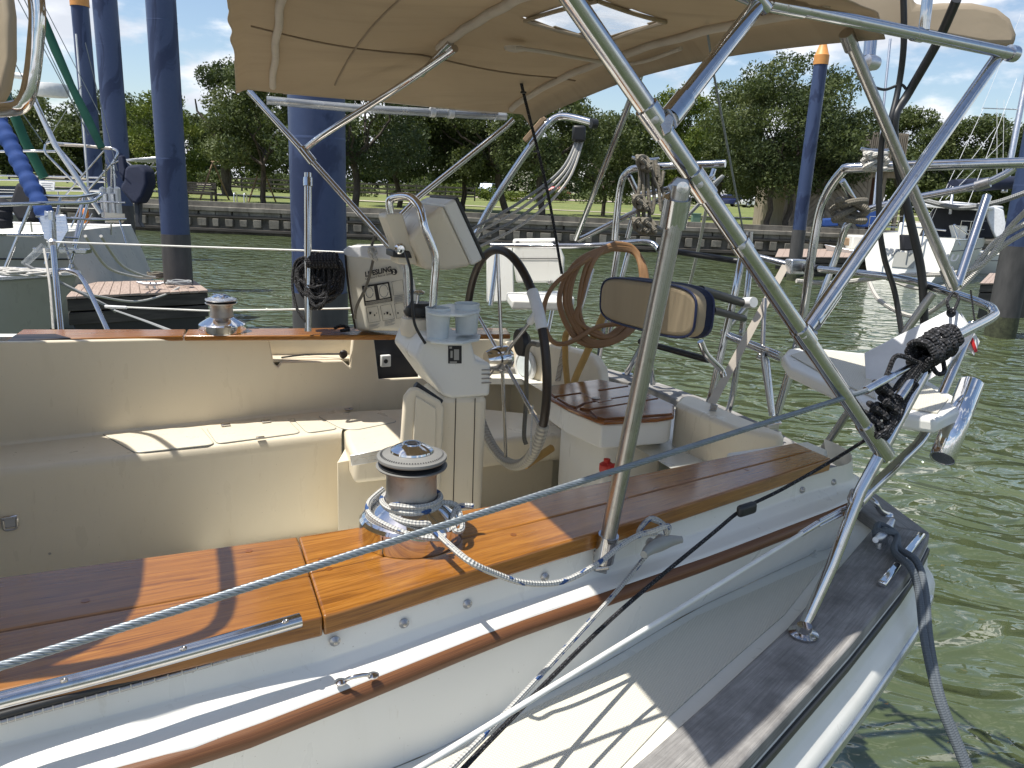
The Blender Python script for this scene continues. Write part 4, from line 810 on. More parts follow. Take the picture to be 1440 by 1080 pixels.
# ---- winches
lathe0 = lathe
def winch(c, hs_, ring='winch_ring', arm=True):
    def lathe(nm, prof, cc, *a, **k): return lathe0(nm, [(r, h*hs_) for r, h in prof], cc, *a, **k)
    UP = Vector((0, 0, hs_))
    wb = lathe('winch', [(.001, 0), (.094, 0), (.095, .004), (.093, .032), (.090, .035), (.088, .037)], c, 'chrome', Y, n=64)
    lathe('winch_base', [(.088, .037), (.062, .053), (.052, .058), (.046, .062), (.001, .062)], c, 'chrome', wb, n=64)
    lathe('drum', [(.046, .060), (.0475, .066), (.0455, .075), (.0450, .10), (.0465, .112), (.049, .116)], c, 'knurled_steel', wb, n=64)
    lathe('jaw', [(.045, .112), (.056, .118), (.060, .124), (.050, .128), (.059, .132), (.040, .134)], c, 'black_plastic', wb, n=56)
    lathe('lower_ring', [(.048, .1135), (.0625, .1185), (.0635, .1205), (.055, .122)], c, ring, wb, n=64)
    rg_ = lathe('self_tailing_ring', [(.040, .131), (.0605, .1305), (.0625, .133), (.0620, .1365), (.044, .1425), (.036, .1435)], c, ring, wb, n=64)
    for k in range(58):
        a_ = 2*PI*k/72+1.9; u_v = Vector((math.cos(a_), math.sin(a_), 0)); ln_ = .0052-.0035*(k/58)
        p0 = c+u_v*(.0565-ln_)+UP*.1402; p1 = c+u_v*.0565+UP*.1391; sd2 = Vector((-u_v.y, u_v.x, 0))*.0010
        obj('ring_tick', [p0-sd2, p0+sd2, p1+sd2, p1-sd2], [(0, 1, 2, 3)], 'ink', rg_)
    lathe('top_cap', [(.036, .140), (.0385, .144), (.0375, .147), (.031, .1505), (.023, .1535), (.0175, .1555), (.0165, .157), (.0130, .157), (.0122, .152)], c, 'chrome', wb, n=64)
    v_ = [c+UP*.1574+Vector((math.cos(2*PI*k/16), math.sin(2*PI*k/16), 0))*(.0122 if k % 2 else .0088) for k in range(16)]
    obj('handle_socket', v_, [tuple(range(16))], 'ink', wb)
    if arm: box('feeder_arm', c+Vector((-.03, .012, .150)), .014, .006, .006, 'chrome', wb, Vector((-.6, .8, 0)), None, .002)
    return wb
WC = W(578, 752, -.619); wn_ = winch(WC, 1.13)
WP = W(313, 466, -.62); winch(WP, 1, 'aluminium')
# ---- cleats
def horn(c, ax, ln, r, mat, parent, name='horn_cleat', hgt=.03, UP=UP):
    ax = ax.normalized(); P = [c-ax*ln+UP*(hgt+r), c-ax*ln*.5+UP*hgt, c+UP*(hgt-.002), c+ax*ln*.5+UP*hgt, c+ax*ln+UP*(hgt+r)]
    o = tube(name, catmull(P, 5), lambda u: r*(.45+.9*math.sin(PI*min(max(u, .06), .94))**.8), mat, parent, 12)
    for s in (-1, 1): tube('cleat_leg', [c+ax*ln*.28*s-UP*.004, c+ax*ln*.22*s+UP*hgt], r*1.0, mat, o, 10)
    return o
cl1 = None
horn(D(922, 761, 1.515), D(957, 747, 1.55)-D(893, 772, 1.47), .055, .0105, 'grey_and_shaded_gelcoat', Y, hgt=.016, UP=-NX)
CLT = W(1240, 765, -.868); horn(CLT, W(1262, 735, -.85)-W(1222, 783, -.85), .085, .011, 'aluminium', Y, hgt=.03)
for (xa, ya, xb, yb) in [(1240, 822, 1262, 795), (1268, 788, 1296, 752)]: 
    pa, pb_ = W(xa, ya, -.862), W(xb, yb, -.862); box('rail_chock', (pa+pb_)/2, (pb_-pa).length/2, .010, .008, 'chrome', Y, pb_-pa, None, .005, 3)
pq = [W(1184, 682, -.868), W(1208, 694, -.83), W(1228, 704, -.82), W(1238, 718, -.85), W(1248, 724, -.868)]
tube('taffrail_handle', catmull(pq, 6), .008, 'stainless', Y, 10)
for q in (pq[0], pq[-1]): lathe('handle_foot', [(.001, 0), (.017, 0), (.015, .004), (.001, .005)], q, 'stainless', Y, n=16)
# ---- frames: stern pulpit, bimini legs, davits. each tube one part
def T(pts, r, mat='stainless', name='frame_tube', sm=None, n=14, parent=Y):
    P = [D(*p) for p in pts]
    if sm == 'c': P = catmull(P, 7)
    elif sm: P = roundc(P, sm)
    return tube(name, P, r, mat, parent, n)
def collar(x, y, d, x2, y2, d2, r, mat='stainless', name='tube_clamp'):
    a, b = D(x, y, d), D(x2, y2, d2); o = tube(name, [a, b], r, mat, Y, 18)
    t_ = (b-a).normalized(); s_ = t_.cross(ray(x, y)).normalized(); m_ = (a+b)/2
    lathe('clamp_bolt', [(.0005, 0), (.006, 0), (.006, .003), (.0005, .004)], m_+(-ray(x, y)).normalized()*r*.96, 'dull_steel', o, -ray(x, y), 12); return o
def T1p(y): u = (y+15)/647; return (795+445*u, y, 1/(.952-.327*u))
T([(640, -240, .86), (795, -15, 1.05), (1240, 632, 1.60)], .0155, name='bimini_frame_tube')
collar(*T1p(150), *T1p(186), .0185); collar(*T1p(243), *T1p(275), .0185); collar(*T1p(340), *T1p(352), .0172); collar(*T1p(462), *T1p(482), .0182); collar(*T1p(596), *T1p(640), .0185)
T([(958, 262, 1.19), (953, 290, 1.2), (848, 790, 1.465)], .0150, 'dull_steel', 'bimini_stanchion')
tube('swivel_sleeve', [D(953, 278, 1.195), D(946, 318, 1.22)], .0215, 'stainless', Y, 18)
tube('stanchion_foot', [D(856, 752, 1.445), D(849, 788, 1.465)], .0195, 'stainless', Y, 18)
box('foot_bracket', D(843, 790, 1.49)-UP*.008, .016, .006, .035, 'dull_steel', Y, AX, None, .003); tube('bracket_pin', [D(838, 800, 1.465), D(856, 797, 1.46)], .006, 'dull_steel', Y, 10)
slab('swivel_plate', [D(x, y, 1.19) for x, y in [(938, 262), (952, 248), (968, 252), (972, 268), (962, 276), (945, 276)]], .006, 'dull_steel', Y, None, .002, 1, Vector((0, 1, 0))); slab('swivel_plate', [D(x, y, 1.15) for x, y in [(926, 172), (940, 158), (948, 164), (944, 186), (934, 192)]], .006, 'dull_steel', Y, None, .002, 1, Vector((0, 1, 0)))
lathe('swivel_bolt', [(.0005, 0), (.009, 0), (.009, .004), (.0005, .005)], D(960, 264, 1.165), 'stainless', Y, -ray(960, 264), 16)
T([(1062, 12, 1.38), (940, 168, 1.17)], .0145, name='bimini_brace'); tube('brace_sleeve', [D(962, 140, 1.2), D(940, 168, 1.17)], .0175, 'stainless', Y, 16)
T([(930, -55, 1.42), (1060, 0, 1.50), (1424, 76, 1.80)], .0132, name='solar_rail')
for q in ((1082, 5, 1.515, 1130, 15, 1.55), (1285, 47, 1.675, 1297, 49.5, 1.685)): collar(*q, .0155)
lathe('end_cap', [(.001, -.01), (.0185, -.008), (.0185, .012), (.012, .02), (.001, .02)], D(1422, 75, 1.8), 'stainless', Y, D(1422, 75, 1.8)-D(1300, 50, 1.69), 16)
T([(1402, 82, 1.80), (1135, 462, 1.44)], .0140, name='bimini_brace'); tube('brace_sleeve', [D(1172, 412, 1.5), D(1142, 455, 1.45)], .0170, 'stainless', Y, 16)
tube('brace_pin', [D(1128, 462, 1.43), D(1146, 470, 1.44)], .007, 'dull_steel', Y, 10)
T([(1192, 50, 1.74), (1342, 405, 2.1)], .0135, 'dull_steel', 'bimini_leg'); tube('brace_sleeve', [D(1330, 378, 2.1), D(1341, 404, 2.1)], .017, 'stainless', Y, 16)
tube('strap_sleeve', [D(1190, 46, 1.73), D(1198, 68, 1.76)], .0165, 'dull_steel', Y, 14)
T([(1346, 402, 2.1), (1388, 276, 2.15)], .0120, name='rail_brace')
T([(1018, -60, 1.3), (1076, 12, 1.4)], .014, name='bimini_brace')
T([(1306, -20, 1.66), (1302, 18, 1.67), (1299, 42, 1.68)], .0115, 'stainless', 'solar_bracket', .01)
# rail node at the corner, pulpit
T([(1128, 888, 1.615), (1170, 795, 1.61), (1210, 690, 1.60), (1312, 500, 1.62)], .0125, name='pulpit_post')
fl = W(1130, 890, -.864); lathe('post_flange', [(.001, 0), (.030, 0), (.030, .004), (.016, .008), (.015, .022), (.001, .022)], fl-UP*.004, 'stainless', Y, n=24)
for k in range(4): lathe('screw_head', [(.0005, 0), (.005, 0), (.004, .002), (.0005, .003)], fl+Vector((math.cos(k*PI/2+.6), math.sin(k*PI/2+.6), 0))*.023+UP*.001, 'dull_steel', Y, n=10)
T([(1262, 560, 1.56), (1305, 500, 1.62), (1335, 478, 1.72), (1392, 448, 1.98), (1397, 438, 2.04), (1383, 428, 2.10), (1325, 408, 2.30), (1255, 390, 2.55), (1130, 376, 2.95), (1110, 374, 3.0)], .0125, name='pulpit_top_rail', sm='c')
T([(1115, 374, 3.0), (1060, 360, 3.1), (1048, 366, 3.1)], .0125, name='pulpit_top_rail', sm=.03)
box('rail_clamp_block', D(1118, 375, 2.95), .035, .02, .028, 'aluminium', Y, AX, None, .004); tube('rail_padding', [D(1133, 377, 2.93), D(1150, 379, 2.88)], .018, 'black_plastic', Y, 12)
T([(1368, 455, 2.0), (1300, 612, 1.93), (1292, 624, 1.9), (1206, 706, 1.63)], .0125, name='pulpit_mid_rail', sm=.04)
T([(1300, 612, 1.93), (1345, 590, 2.3), (1320, 598, 2.5)], .011, name='pulpit_mid_rail', sm=.02)
tube('tube_joint', [D(1206, 706, 1.63), D(1218, 693, 1.65)], .0145, 'stainless', Y, 14)
T([(1312, 412, 2.34), (1206, 560, 2.5), (1155, 636, 2.62)], .0125, 'dull_steel', 'pulpit_post')
T([(1080, 622, 2.95), (1122, 480, 2.85), (1142, 355, 2.75), (1156, 287, 2.7), (1183, 243, 2.62), (1206, 236, 2.58), (1330, 232, 2.45), (1470, 228, 2.33)], .0160, name='davit_arm', sm='c')
T([(1086, 600, 3.0), (1130, 480, 2.92), (1175, 362, 2.85), (1190, 318, 2.8), (1213, 298, 2.78), (1270, 282, 2.7), (1370, 262, 2.55), (1408, 248, 2.5), (1426, 236, 2.48)], .0125, name='davit_brace', sm='c')
T([(1184, 254, 2.66), (1207, 292, 2.72)], .011, name='davit_strut')
tube('tube_clamp', [D(1372, 262, 2.53), D(1392, 256, 2.5)], .017, 'dull_steel', Y, 14)
for pts, r in [([(1048, 336, 3.0), (1036, 400, 3.0), (1000, 560, 3.08), (992, 580, 3.1)], .0155), ([(1056, 350, 3.05), (1050, 420, 3.05), (1030, 560, 3.15), (1022, 585, 3.2)], .013), ([(1060, 420, 3.0), (1016, 470, 3.05), (1100, 505, 2.8)], .012)]: T(pts, r, 'stainless', 'pulpit_post', .05)
T([(1075, 420, 2.9), (1072, 500, 2.85), (1084, 580, 2.85)], .009, 'dull_steel', 'ladder_rail', .03)
T([(1065, 500, 2.86), (1078, 505, 2.86), (1086, 585, 2.86)], .012, 'stainless', 'ladder_rail', .03)
T([(1016, 467, 3.1), (1098, 500, 2.75)], .012, name='pulpit_mid_rail')
mb = box('hinge_foot', D(1082, 606, 2.86), .028, .02, .035, 'dull_steel', Y, AX, None, .006); tube('hinge_pin', [D(1066, 612, 2.84), D(1098, 610, 2.84)], .010, 'dull_steel', mb, 10); tube('hinge_pin', [D(1066, 596, 2.84), D(1098, 594, 2.84)], .008, 'stainless', mb, 10)
for k in range(4): tube('rod_rack_tube', [D(1038+k*6, 326, 3.1), D(1036+k*6, 358, 3.12)], .009, 'dull_steel', Y, 10)
slab('locker_strap', [D(1100, 372, 2.95), D(1110, 374, 2.95), D(1006, 570, 2.76), D(995, 566, 2.76)], .002, 'tape_white', Y, None, 0, 1, Vector((0, 1, 0)))
slab('strap_plate', [D(1000, 567, 2.74), D(1010, 570, 2.74), D(994, 627, 2.80), D(985, 622, 2.80)], .004, 'dull_steel', Y, None, .002, 1, Vector((0, 1, 0)))
# port quarter rails
T([(660, 352, 3.75), (690, 290, 3.7), (757, 190, 3.6), (775, 170, 3.6), (795, 164, 3.58), (838, 174, 3.5)], .0170, name='davit_arm', sm='c')
lathe('arm_end_cap', [(.001, -.02), (.022, -.02), (.022, .01), (.001, .01)], D(836, 174, 3.5), 'black_plastic', Y, AX, 16)
box('wooden_pad', D(752, 182, 3.56), .07, .012, .012, 'bare_wood', Y, D(768, 166, 3.55)-D(740, 198, 3.6), None, .004)
T([(864, 338, 3.5), (872, 265, 3.45), (882, 243, 3.4), (900, 236, 3.35), (950, 233, 3.3), (1020, 230, 3.2)], .0160, name='davit_arm', sm='c')
T([(885, 248, 3.4), (898, 275, 3.45), (882, 335, 3.5)], .012, name='davit_strut', sm=.03)
T([(902, 274, 3.4), (955, 262, 3.3), (1000, 252, 3.2), (1004, 238, 3.2)], .011, name='davit_brace', sm=.03)
T([(813, 338, 3.6), (945, 272, 3.35), (1004, 250, 3.2)], .012, name='davit_brace', sm=.03)
T([(690, 345, 3.9), (785, 346, 3.8), (840, 345, 3.75), (905, 340, 3.6), (925, 350, 3.55), (930, 375, 3.5), (918, 470, 3.5), (915, 520, 3.6)], .0125, name='pulpit_top_rail', sm='c')
for pts, r in [([(905, 90, 2.6), (898, 112, 2.62), (810, 336, 3.6)], .012), ([(870, 345, 3.55), (858, 420, 3.6), (840, 515, 3.95)], .0155), ([(886, 345, 3.5), (862, 440, 3.55), (855, 480, 3.6)], .0125), ([(833, 378, 3.6), (815, 440, 3.6), (792, 500, 3.7)], .0125), ([(920, 455, 3.3), (882, 524, 3.72)], .0145), ([(912, 470, 3.4), (918, 540, 3.55)], .0125), ([(780, 420, 4.0), (770, 470, 4.0)], .0125), ([(845, 415, 3.8), (905, 425, 3.6)], .010), ([(700, 350, 3.9), (690, 430, 3.9)], .0125)]: T(pts, r, 'stainless', 'pulpit_post', .05)
lathe('post_flange', [(.001, 0), (.03, 0), (.03, .004), (.015, .008), (.015, .02), (.001, .02)], W(882, 526, -.868), 'stainless', Y, n=20)
T([(985, 408, 2.5), (1045, 426, 2.9), (1056, 428, 2.9)], .016, 'black_plastic', 'rail_padding'); T([(1002, 436, 2.6), (1046, 448, 2.9)], .013, 'black_plastic', 'rail_padding'); T([(925, 350, 3.5), (1042, 368, 3.3)], .013, 'black_plastic', 'rail_padding'); T([(900, 480, 3.0), (996, 506, 2.7)], .012, 'black_plastic', 'rail_padding')
T([(985, 480, 2.5), (992, 498, 2.52), (1015, 520, 2.6), (1018, 530, 2.6)], .011, 'stainless', 'backrest_bracket', .03)
T([(1046, 426, 2.9), (1060, 425, 2.85)], .02, 'white_plastic', 'rail_fitting')
# port leg tubes of the bimini
T([(350, 128, 3.05), (552, 352, 3.1), (570, 372, 3.12)], .0125, 'stainless', 'bimini_leg')
T([(433, 243, 3.1), (433, 466, 3.17)], .0145, 'stainless', 'bimini_stanchion'); tube('stanchion_top', [D(433, 250, 3.1), D(433, 262, 3.1)], .019, 'stainless', Y, 14)
T([(427, 214, 3.08), (450, 193, 3.0), (560, 123, 2.75), (640, 68, 2.45)], .0125, 'stainless', 'bimini_bow', 'c')
tube('tube_clamp', [D(424, 208, 3.06), D(440, 228, 3.07)], .018, 'stainless', Y, 14)
T([(545, 322, 3.25), (590, 276, 3.27), (712, 178, 3.33), (722, 168, 3.33)], .0125, 'stainless', 'bimini_leg')
T([(722, 68, 2.85), (736, 130, 2.95), (770, 270, 3.1), (790, 385, 3.2)], .006, 'black_rope', 'backstay_rod', 'c')
for x, y in [(727, 85), (736, 130), (754, 213), (766, 265), (773, 302), (781, 342)]: lathe('rod_clip', [(.001, -.004), (.012, -.003), (.012, .003), (.001, .004)], D(x, y, 2.85+.3*(y-68)/270), 'black_plastic', Y, UP, 10)
T([(985, -20, 1.9), (1003, 100, 2.2), (1046, 330, 3.0)], .0035, 'wire_grey', 'backstay_wire')
tube('antenna_base', [D(1226, 40, 1.9), D(1222, 80, 1.9)], .015, 'stainless', Y, 16); lathe('antenna_joint', [(.001, -.02), (.018, -.015), (.02, 0), (.016, .02), (.001, .024)], D(1224, 88, 1.9), 'aluminium', Y, AX, 16)
# pulpit seats
zp = -.45
PS = slab('pulpit_seat', [W(x, y, zp) for x, y in [(1100, 500), (1108, 490), (1135, 488), (1220, 497), (1285, 522), (1345, 558), (1350, 575), (1318, 590), (1230, 577), (1165, 540), (1110, 515)]], .035, 'white_gelcoat', Y, None, .010, 3)
slab('seat_nonskid', [W(x, y, zp+.004) for x, y in [(1112, 499), (1138, 491), (1216, 499), (1232, 560), (1170, 532)]], .003, 'nonskid', PS, AX, 0); slab('seat_nonskid', [W(x, y, zp+.004) for x, y in [(1240, 566), (1236, 540), (1280, 528), (1334, 560), (1318, 580)]], .003, 'nonskid', PS, AX, 0)
PS2 = slab('pulpit_seat', [W(x, y, -.50) for x, y in [(712, 411), (800, 408), (808, 418), (795, 424), (720, 422)]], .045, 'white_gelcoat', Y, None, .010, 3)
pf0, pf1 = D(722, 400, 4.0), D(790, 400, 3.9); VF = lambda x, y: V(x, y, pf0, pf1)
slab('seat_hatch_panel', [VF(721, 336), VF(783, 335), VF(794, 362), VF(793, 398), VF(726, 398), VF(721, 365)], .03, 'white_gelcoat', Y, None, .012, 3, Vector((0, 1, 0)))
slab('panel_groove', [VF(722, 363)-Vector((0, .004, 0)), VF(786, 363)-Vector((0, .004, 0)), VF(786, 364)-Vector((0, .004, 0)), VF(722, 364)-Vector((0, .004, 0))], .002, 'ink', Y, None, 0, 1, Vector((0, 1, 0)))
for x, y in [(728, 341), (778, 341), (773, 397)]: lathe('screw_head', [(.0005, 0), (.01, 0), (.008, .003), (.0005, .003)], VF(x, y)-Vector((0, .004, 0)), 'dull_steel', Y, Vector((0, -1, 0)), 12)
VG = lambda x, y: V(x, y, D(686, 400, 4.25), D(722, 400, 4.15))
slab('seat_hatch_panel', [VG(684, 350), VG(720, 348), VG(724, 424), VG(684, 426)], .02, 'white_gelcoat', Y, None, .008, 2, Vector((0, 1, 0)))
# rod holder
ra, rb = D(1366, 540, 1.86), D(1325, 645, 1.78); axr = (ra-rb).normalized()
v, f2, u = sweep([rb, ra], .0245, 32, caps=False); rh = obj('rod_holder', v, f2, 'chrome', Y, u, smooth=True); m_ = rh.modifiers.new('t', 'SOLIDIFY'); m_.thickness = .003
lathe('holder_bottom', [(.001, 0), (.0225, 0), (.0225, .004), (.001, .004)], rb, 'dull_steel', rh, axr, 24); lathe('holder_lip', [(.024, -.004), (.027, -.002), (.027, .002), (.024, .004)], ra, 'chrome', rh, axr, 28)
cc_ = (D(1312, 583, 1.95)+D(1346, 585, 1.84))/2; tube('holder_clamp', [D(1312, 580, 1.96), D(1342, 586, 1.86)], .026, 'aluminium', rh, 10); lathe('clamp_knob', [(.001, 0), (.018, 0), (.02, .008), (.012, .014), (.001, .014)], D(1304, 578, 1.97), 'aluminium', rh, -ray(1304, 578)+Vector((-1, 0, 0)), 10)
# port lifeline stanchion and gate brace, lifelines
T([(74, 340, 3.5), (86, 466, 3.45)], .0135, name='stanchion'); T([(80, 381, 3.5), (98, 381, 3.5), (118, 396, 3.5), (152, 466, 3.45)], .011, name='stanchion_brace', sm='c')
T([(62, 350, 3.7), (70, 400, 3.6), (75, 462, 3.55)], .006, 'white_rope', 'fender_lanyard', 'c')
lathe('stanchion_cap', [(.001, -.02), (.018, -.02), (.02, .01), (.008, .02), (.001, .02)], D(74, 342, 3.5), 'aluminium', Y, n=16)
tube('lifeline', [D(66, 340, 3.5), D(420, 352, 3.4), D(560, 358, 3.35)], .0040, 'off_white_coated', Y, 8); tube('lifeline', [D(150, 431, 3.5), D(290, 437, 3.45), D(480, 434, 3.4), D(560, 432, 3.38)], .0040, 'off_white_coated', Y, 8)
tube('lifeline_swage', [D(148, 431, 3.5), D(178, 432.5, 3.49)], .007, 'white_plastic', Y, 10)
# starboard lifelines: laid wire above, white covered wire below
def laid(P, r, strands, pitch, mat, name, parent=Y, n=6, sub=None):
    P = [Vector(p) for p in P]; ln = sum((P[i+1]-P[i]).length for i in range(len(P)-1)); k = sub or int(ln/pitch*10); out_ = []
    pts = [];  tot = 0
    for i in range(len(P)-1):
        m = max(2, int(k*(P[i+1]-P[i]).length/ln))
        for j in range(m): pts.append(P[i].lerp(P[i+1], j/m))
    pts.append(P[-1]); tg = (P[-1]-P[0]).normalized(); e1_ = tg.orthogonal().normalized(); e2_ = tg.cross(e1_); dist = [0]
    for i in range(1, len(pts)): dist.append(dist[-1]+(pts[i]-pts[i-1]).length)
    rs_ = r*.48 if strands == 3 else r*.40
    for s_ in range(strands):
        Q = [pts[i]+(e1_*math.cos(2*PI*(dist[i]/pitch+s_/strands))+e2_*math.sin(2*PI*(dist[i]/pitch+s_/strands)))*(r-rs_) for i in range(len(pts))]
        out_.append(sweep(Q, rs_, n))
    v, f, u = join(out_); return obj(name, v, f, mat, parent, u, smooth=True)
laid([D(-70, 958, .80), D(0, 937, .84), D(1220, 549, 1.53)], .0055, 6, .055, 'wire_grey', 'lifeline')
tube('lifeline_swage', [D(1218, 549, 1.53), D(1256, 528, 1.56)], .008, 'chrome', Y, 12); tube('turnbuckle', [D(1256, 528, 1.56), D(1298, 506, 1.6)], .0065, 'stainless', Y, 10)
ll = tube('lifeline', [D(560, 1098, .94), D(590, 1080, .955), D(1128, 750, 1.55)], .0044, 'off_white_coated', Y, 10)
tube('lifeline_swage', [D(1126, 751, 1.55), D(1150, 736, 1.58)], .0062, 'stainless', Y, 10); tk = tube('turnbuckle', [D(1150, 736, 1.58), D(1190, 714, 1.62)], .0045, 'stainless', Y, 10)
for s in (-1, 1): tube('turnbuckle_side', [D(1152, 736+s*4, 1.58), D(1184, 719+s*4, 1.61)], .0028, 'stainless', tk, 8)
tube('shackle', roundc([D(1200, 690, 1.62), D(1194, 704, 1.6), D(1206, 712, 1.6), D(1212, 698, 1.62)], .01, 3), .006, 'dull_steel', Y, 8, closed=False); box('post_lug', D(1203, 702, 1.615), .012, .010, .02, 'dull_steel', Y, AX, None, .004)
# ---- backrest cushion
cA, cB = D(845, 418, 3.02), D(974, 444, 2.38); cax = (cB-cA).normalized(); cln = (cB-cA).length; thk = cax.cross(UP).normalized(); thk = thk if thk.dot(AX) > 0 else -thk
cpts = []
for i in range(40):
    a_ = 2*PI*i/40; sx = math.copysign(abs(math.cos(a_))**.45, math.cos(a_)); sz = math.copysign(abs(math.sin(a_))**.5, math.sin(a_)); cpts.append((cA+cB)/2+cax*sx*cln/2*1.03+UP*sz*.086)
cu = slab('backrest_cushion', cpts, .07, 'cushion_vinyl', Y, cax, .018, 4, thk)
tube('cushion_piping', [p-thk*-.004 for p in cpts], .0042, 'navy_piping', cu, 8, closed=True); tube('cushion_piping', [p+thk*.066 for p in cpts], .0042, 'navy_piping', cu, 8, closed=True)
slab('cushion_band', [(cA+cB)/2+(p-(cA+cB)/2)*1.002+thk*.040 for p in cpts], .022, 'navy_canvas', cu, cax, 0, 1, thk)
# ---- bimini canopy
def canz(a, n):
    t_ = (n-2.15)/1.12; cr_ = max(0, 1-t_*t_); hgt_ = .20-.09*min(1, max(0, (a-.1)/1.3)); z = .325+hgt_*cr_**.8+.02*max(0, min(1, (2.2-n)/1.0))
    z -= .018*math.sin(PI*min(1, max(0, (a-.22)/.55)))*(cr_**.5)+.014*math.sin(PI*min(1, max(0, (a-.8)/.5)))*(cr_**.5)
    z -= max(0, 1.0-n)**1.3*1.2; z -= .15*max(0, n-3.19)
    return z
def canfn(u, v):
    ag = .2+1.25*u; nm = float(np.interp(ag, [.2, .77, 1.34, 1.5], [.85, 1.10, 1.36, 1.40])); n = nm+(3.25-nm)*v; a0 = float(np.interp(n, [.85, 1.3, 2.3, 3.25], [.27, .20, .12, .20]))+.0045*math.sin(n*21+math.sin(n*9)*2)*(1 if n > 2.6 else .3); a1 = 1.42+.04*max(0, (1.9-n))+.01*math.sin(n*5); a = a0+(a1-a0)*u
    z = canz(a, n)
    z -= .018*max(0, (.03-u)/.03)
    z -= .05*max(0, (u-.965)/.035)
    return A(a, n, z)
wq = [(737, 34), (841, 0), (937, 22), (854, 51)]; wp = [W(x, y, canz(1.05, 2.0)) for x, y in wq]
wan = [((p.x*.92+p.y*.39)/.9985, (-p.x*.39+p.y*.92)/.9985) for p in wp]
def inpoly(a, n):
    c = False
    for i in range(4):
        (x1_, y1_), (x2_, y2_) = wan[i], wan[(i+1) % 4]
        if (y1_ > n) != (y2_ > n) and a < (x2_-x1_)*(n-y1_)/(y2_-y1_)+x1_: c = not c
    return c
def keep(u, v):
    p = canfn(u, v); return not inpoly((p.x*.92+p.y*.39)/.9985, (-p.x*.39+p.y*.92)/.9985)
cn = grid('bimini_canopy', canfn, 90, 130, 'tan_canvas', Y, keep=keep, thick=.003)
def bil(u, v):
    a = (wan[0][0]*(1-u)+wan[1][0]*u)*(1-v)+(wan[3][0]*(1-u)+wan[2][0]*u)*v; n = (wan[0][1]*(1-u)+wan[1][1]*u)*(1-v)+(wan[3][1]*(1-u)+wan[2][1]*u)*v; return A(a, n, canz(a, n)+.004)
grid('canopy_window', lambda u, v: bil(-.03+1.06*u, -.03+1.06*v), 16, 16, 'clear_vinyl', cn)
for i in range(4):
    q = [(0, 0), (1, 0), (1, 1), (0, 1), (0, 0)]; P = [bil(q[i][0]+(q[i+1][0]-q[i][0])*k/12, q[i][1]+(q[i+1][1]-q[i][1])*k/12)-UP*.012 for k in range(13)]
    tube('window_seam', P, .0055, 'tan_canvas', cn, 6)
def sleeve(name, aa, n0_, n1_, r, mat, dz=-.012, k=40, wob=.003):
    P = [A(aa(n0_+(n1_-n0_)*i/k), n0_+(n1_-n0_)*i/k, canz(aa(n0_+(n1_-n0_)*i/k), n0_+(n1_-n0_)*i/k)+dz) for i in range(k+1)]
    P = [p+AX*wob*math.sin(i*1.1)+UP*wob*.3*math.sin(i*.9) for i, p in enumerate(P)]
    return tube(name, catmull(P, 2), r, mat, cn, 10)
sleeve('bow_sleeve', lambda n: float(np.interp(n, [.9, 1.3, 2.3, 3.25], [.36, .32, .27, .33])), 1.0, 3.2, .0125, 'tape_white'); sleeve('bow_sleeve', lambda n: .80, 1.17, 2.62, .014, 'tape_white', -.010)
sleeve('bow_sleeve', lambda n: 1.30, 1.42, 3.2, .0125, 'tape_white', -.010)
T_mid = [A(.80, 2.5+i*.03, canz(.8, 2.5+i*.03)-.020-.002*i) for i in range(12)]; tube('bimini_bow', T_mid, .0115, 'stainless', Y, 12)
for aa in (.55,): sleeve('canopy_seam', lambda n: aa, 1.26, 3.15, .0035, 'seam_canvas', -.003, wob=.0)
for nn_ in (2.75,): tube('canopy_seam', [A(.22+i*.05, nn_, canz(.22+i*.05, nn_)-.004) for i in range(24)], .003, 'seam_canvas', cn, 6)
st_ = [W(725, 68, canz(1.15, 2.4)-.03), W(760, 72, canz(1.15, 2.4)-.03), W(880, 90, canz(1.25, 2.0)-.03), W(958, 68, canz(1.3, 1.8)-.03)]
tube('zip_strip', catmull(st_, 6), .006, 'tape_white', cn, 8); lathe('rod_boot', [(.001, -.012), (.03, -.006), (.034, .004), (.001, .01)], W(724, 68, canz(1.15, 2.4)-.012), 'tape_white', cn, n=18)
slab('awning_end', [D(x, y, 2.15) for x, y in [(1120, -40), (1283, -30), (1290, 6), (1330, 3), (1372, 3), (1405, 10), (1424, 25), (1433, 48), (1431, 66), (1390, 66), (1290, 48), (1180, 28), (1120, 12)]], .10, 'tan_canvas', cn, None, .02, 3, Vector((0, 1, .1)))
# rolled window flap on the port edge, port edge tube and zip
rp = [D(375, 141, 3.06), D(500, 152, 3.16), D(640, 160, 3.28), D(712, 164, 3.34)]; roll = tube('rolled_window', catmull(rp, 6), .0165, 'clear_vinyl', Y, 14); tube('roll_tube', [p+UP*.001 for p in rp], .010, 'chrome', roll, 12)
for q in ((608, 158, 3.25), (634, 160, 3.27)): lathe('roll_clip', [(.017, -.012), (.02, -.01), (.02, .01), (.017, .012)], D(*q), 'white_plastic', roll, dirb, 14)
zp_ = [D(398, 129, 3.05), D(470, 134, 3.1), D(560, 143, 3.18), D(700, 158, 3.32)]; tube('zip_strip', catmull(zp_, 6), .009, 'tape_white', cn, 8)
for i in range(24): pass
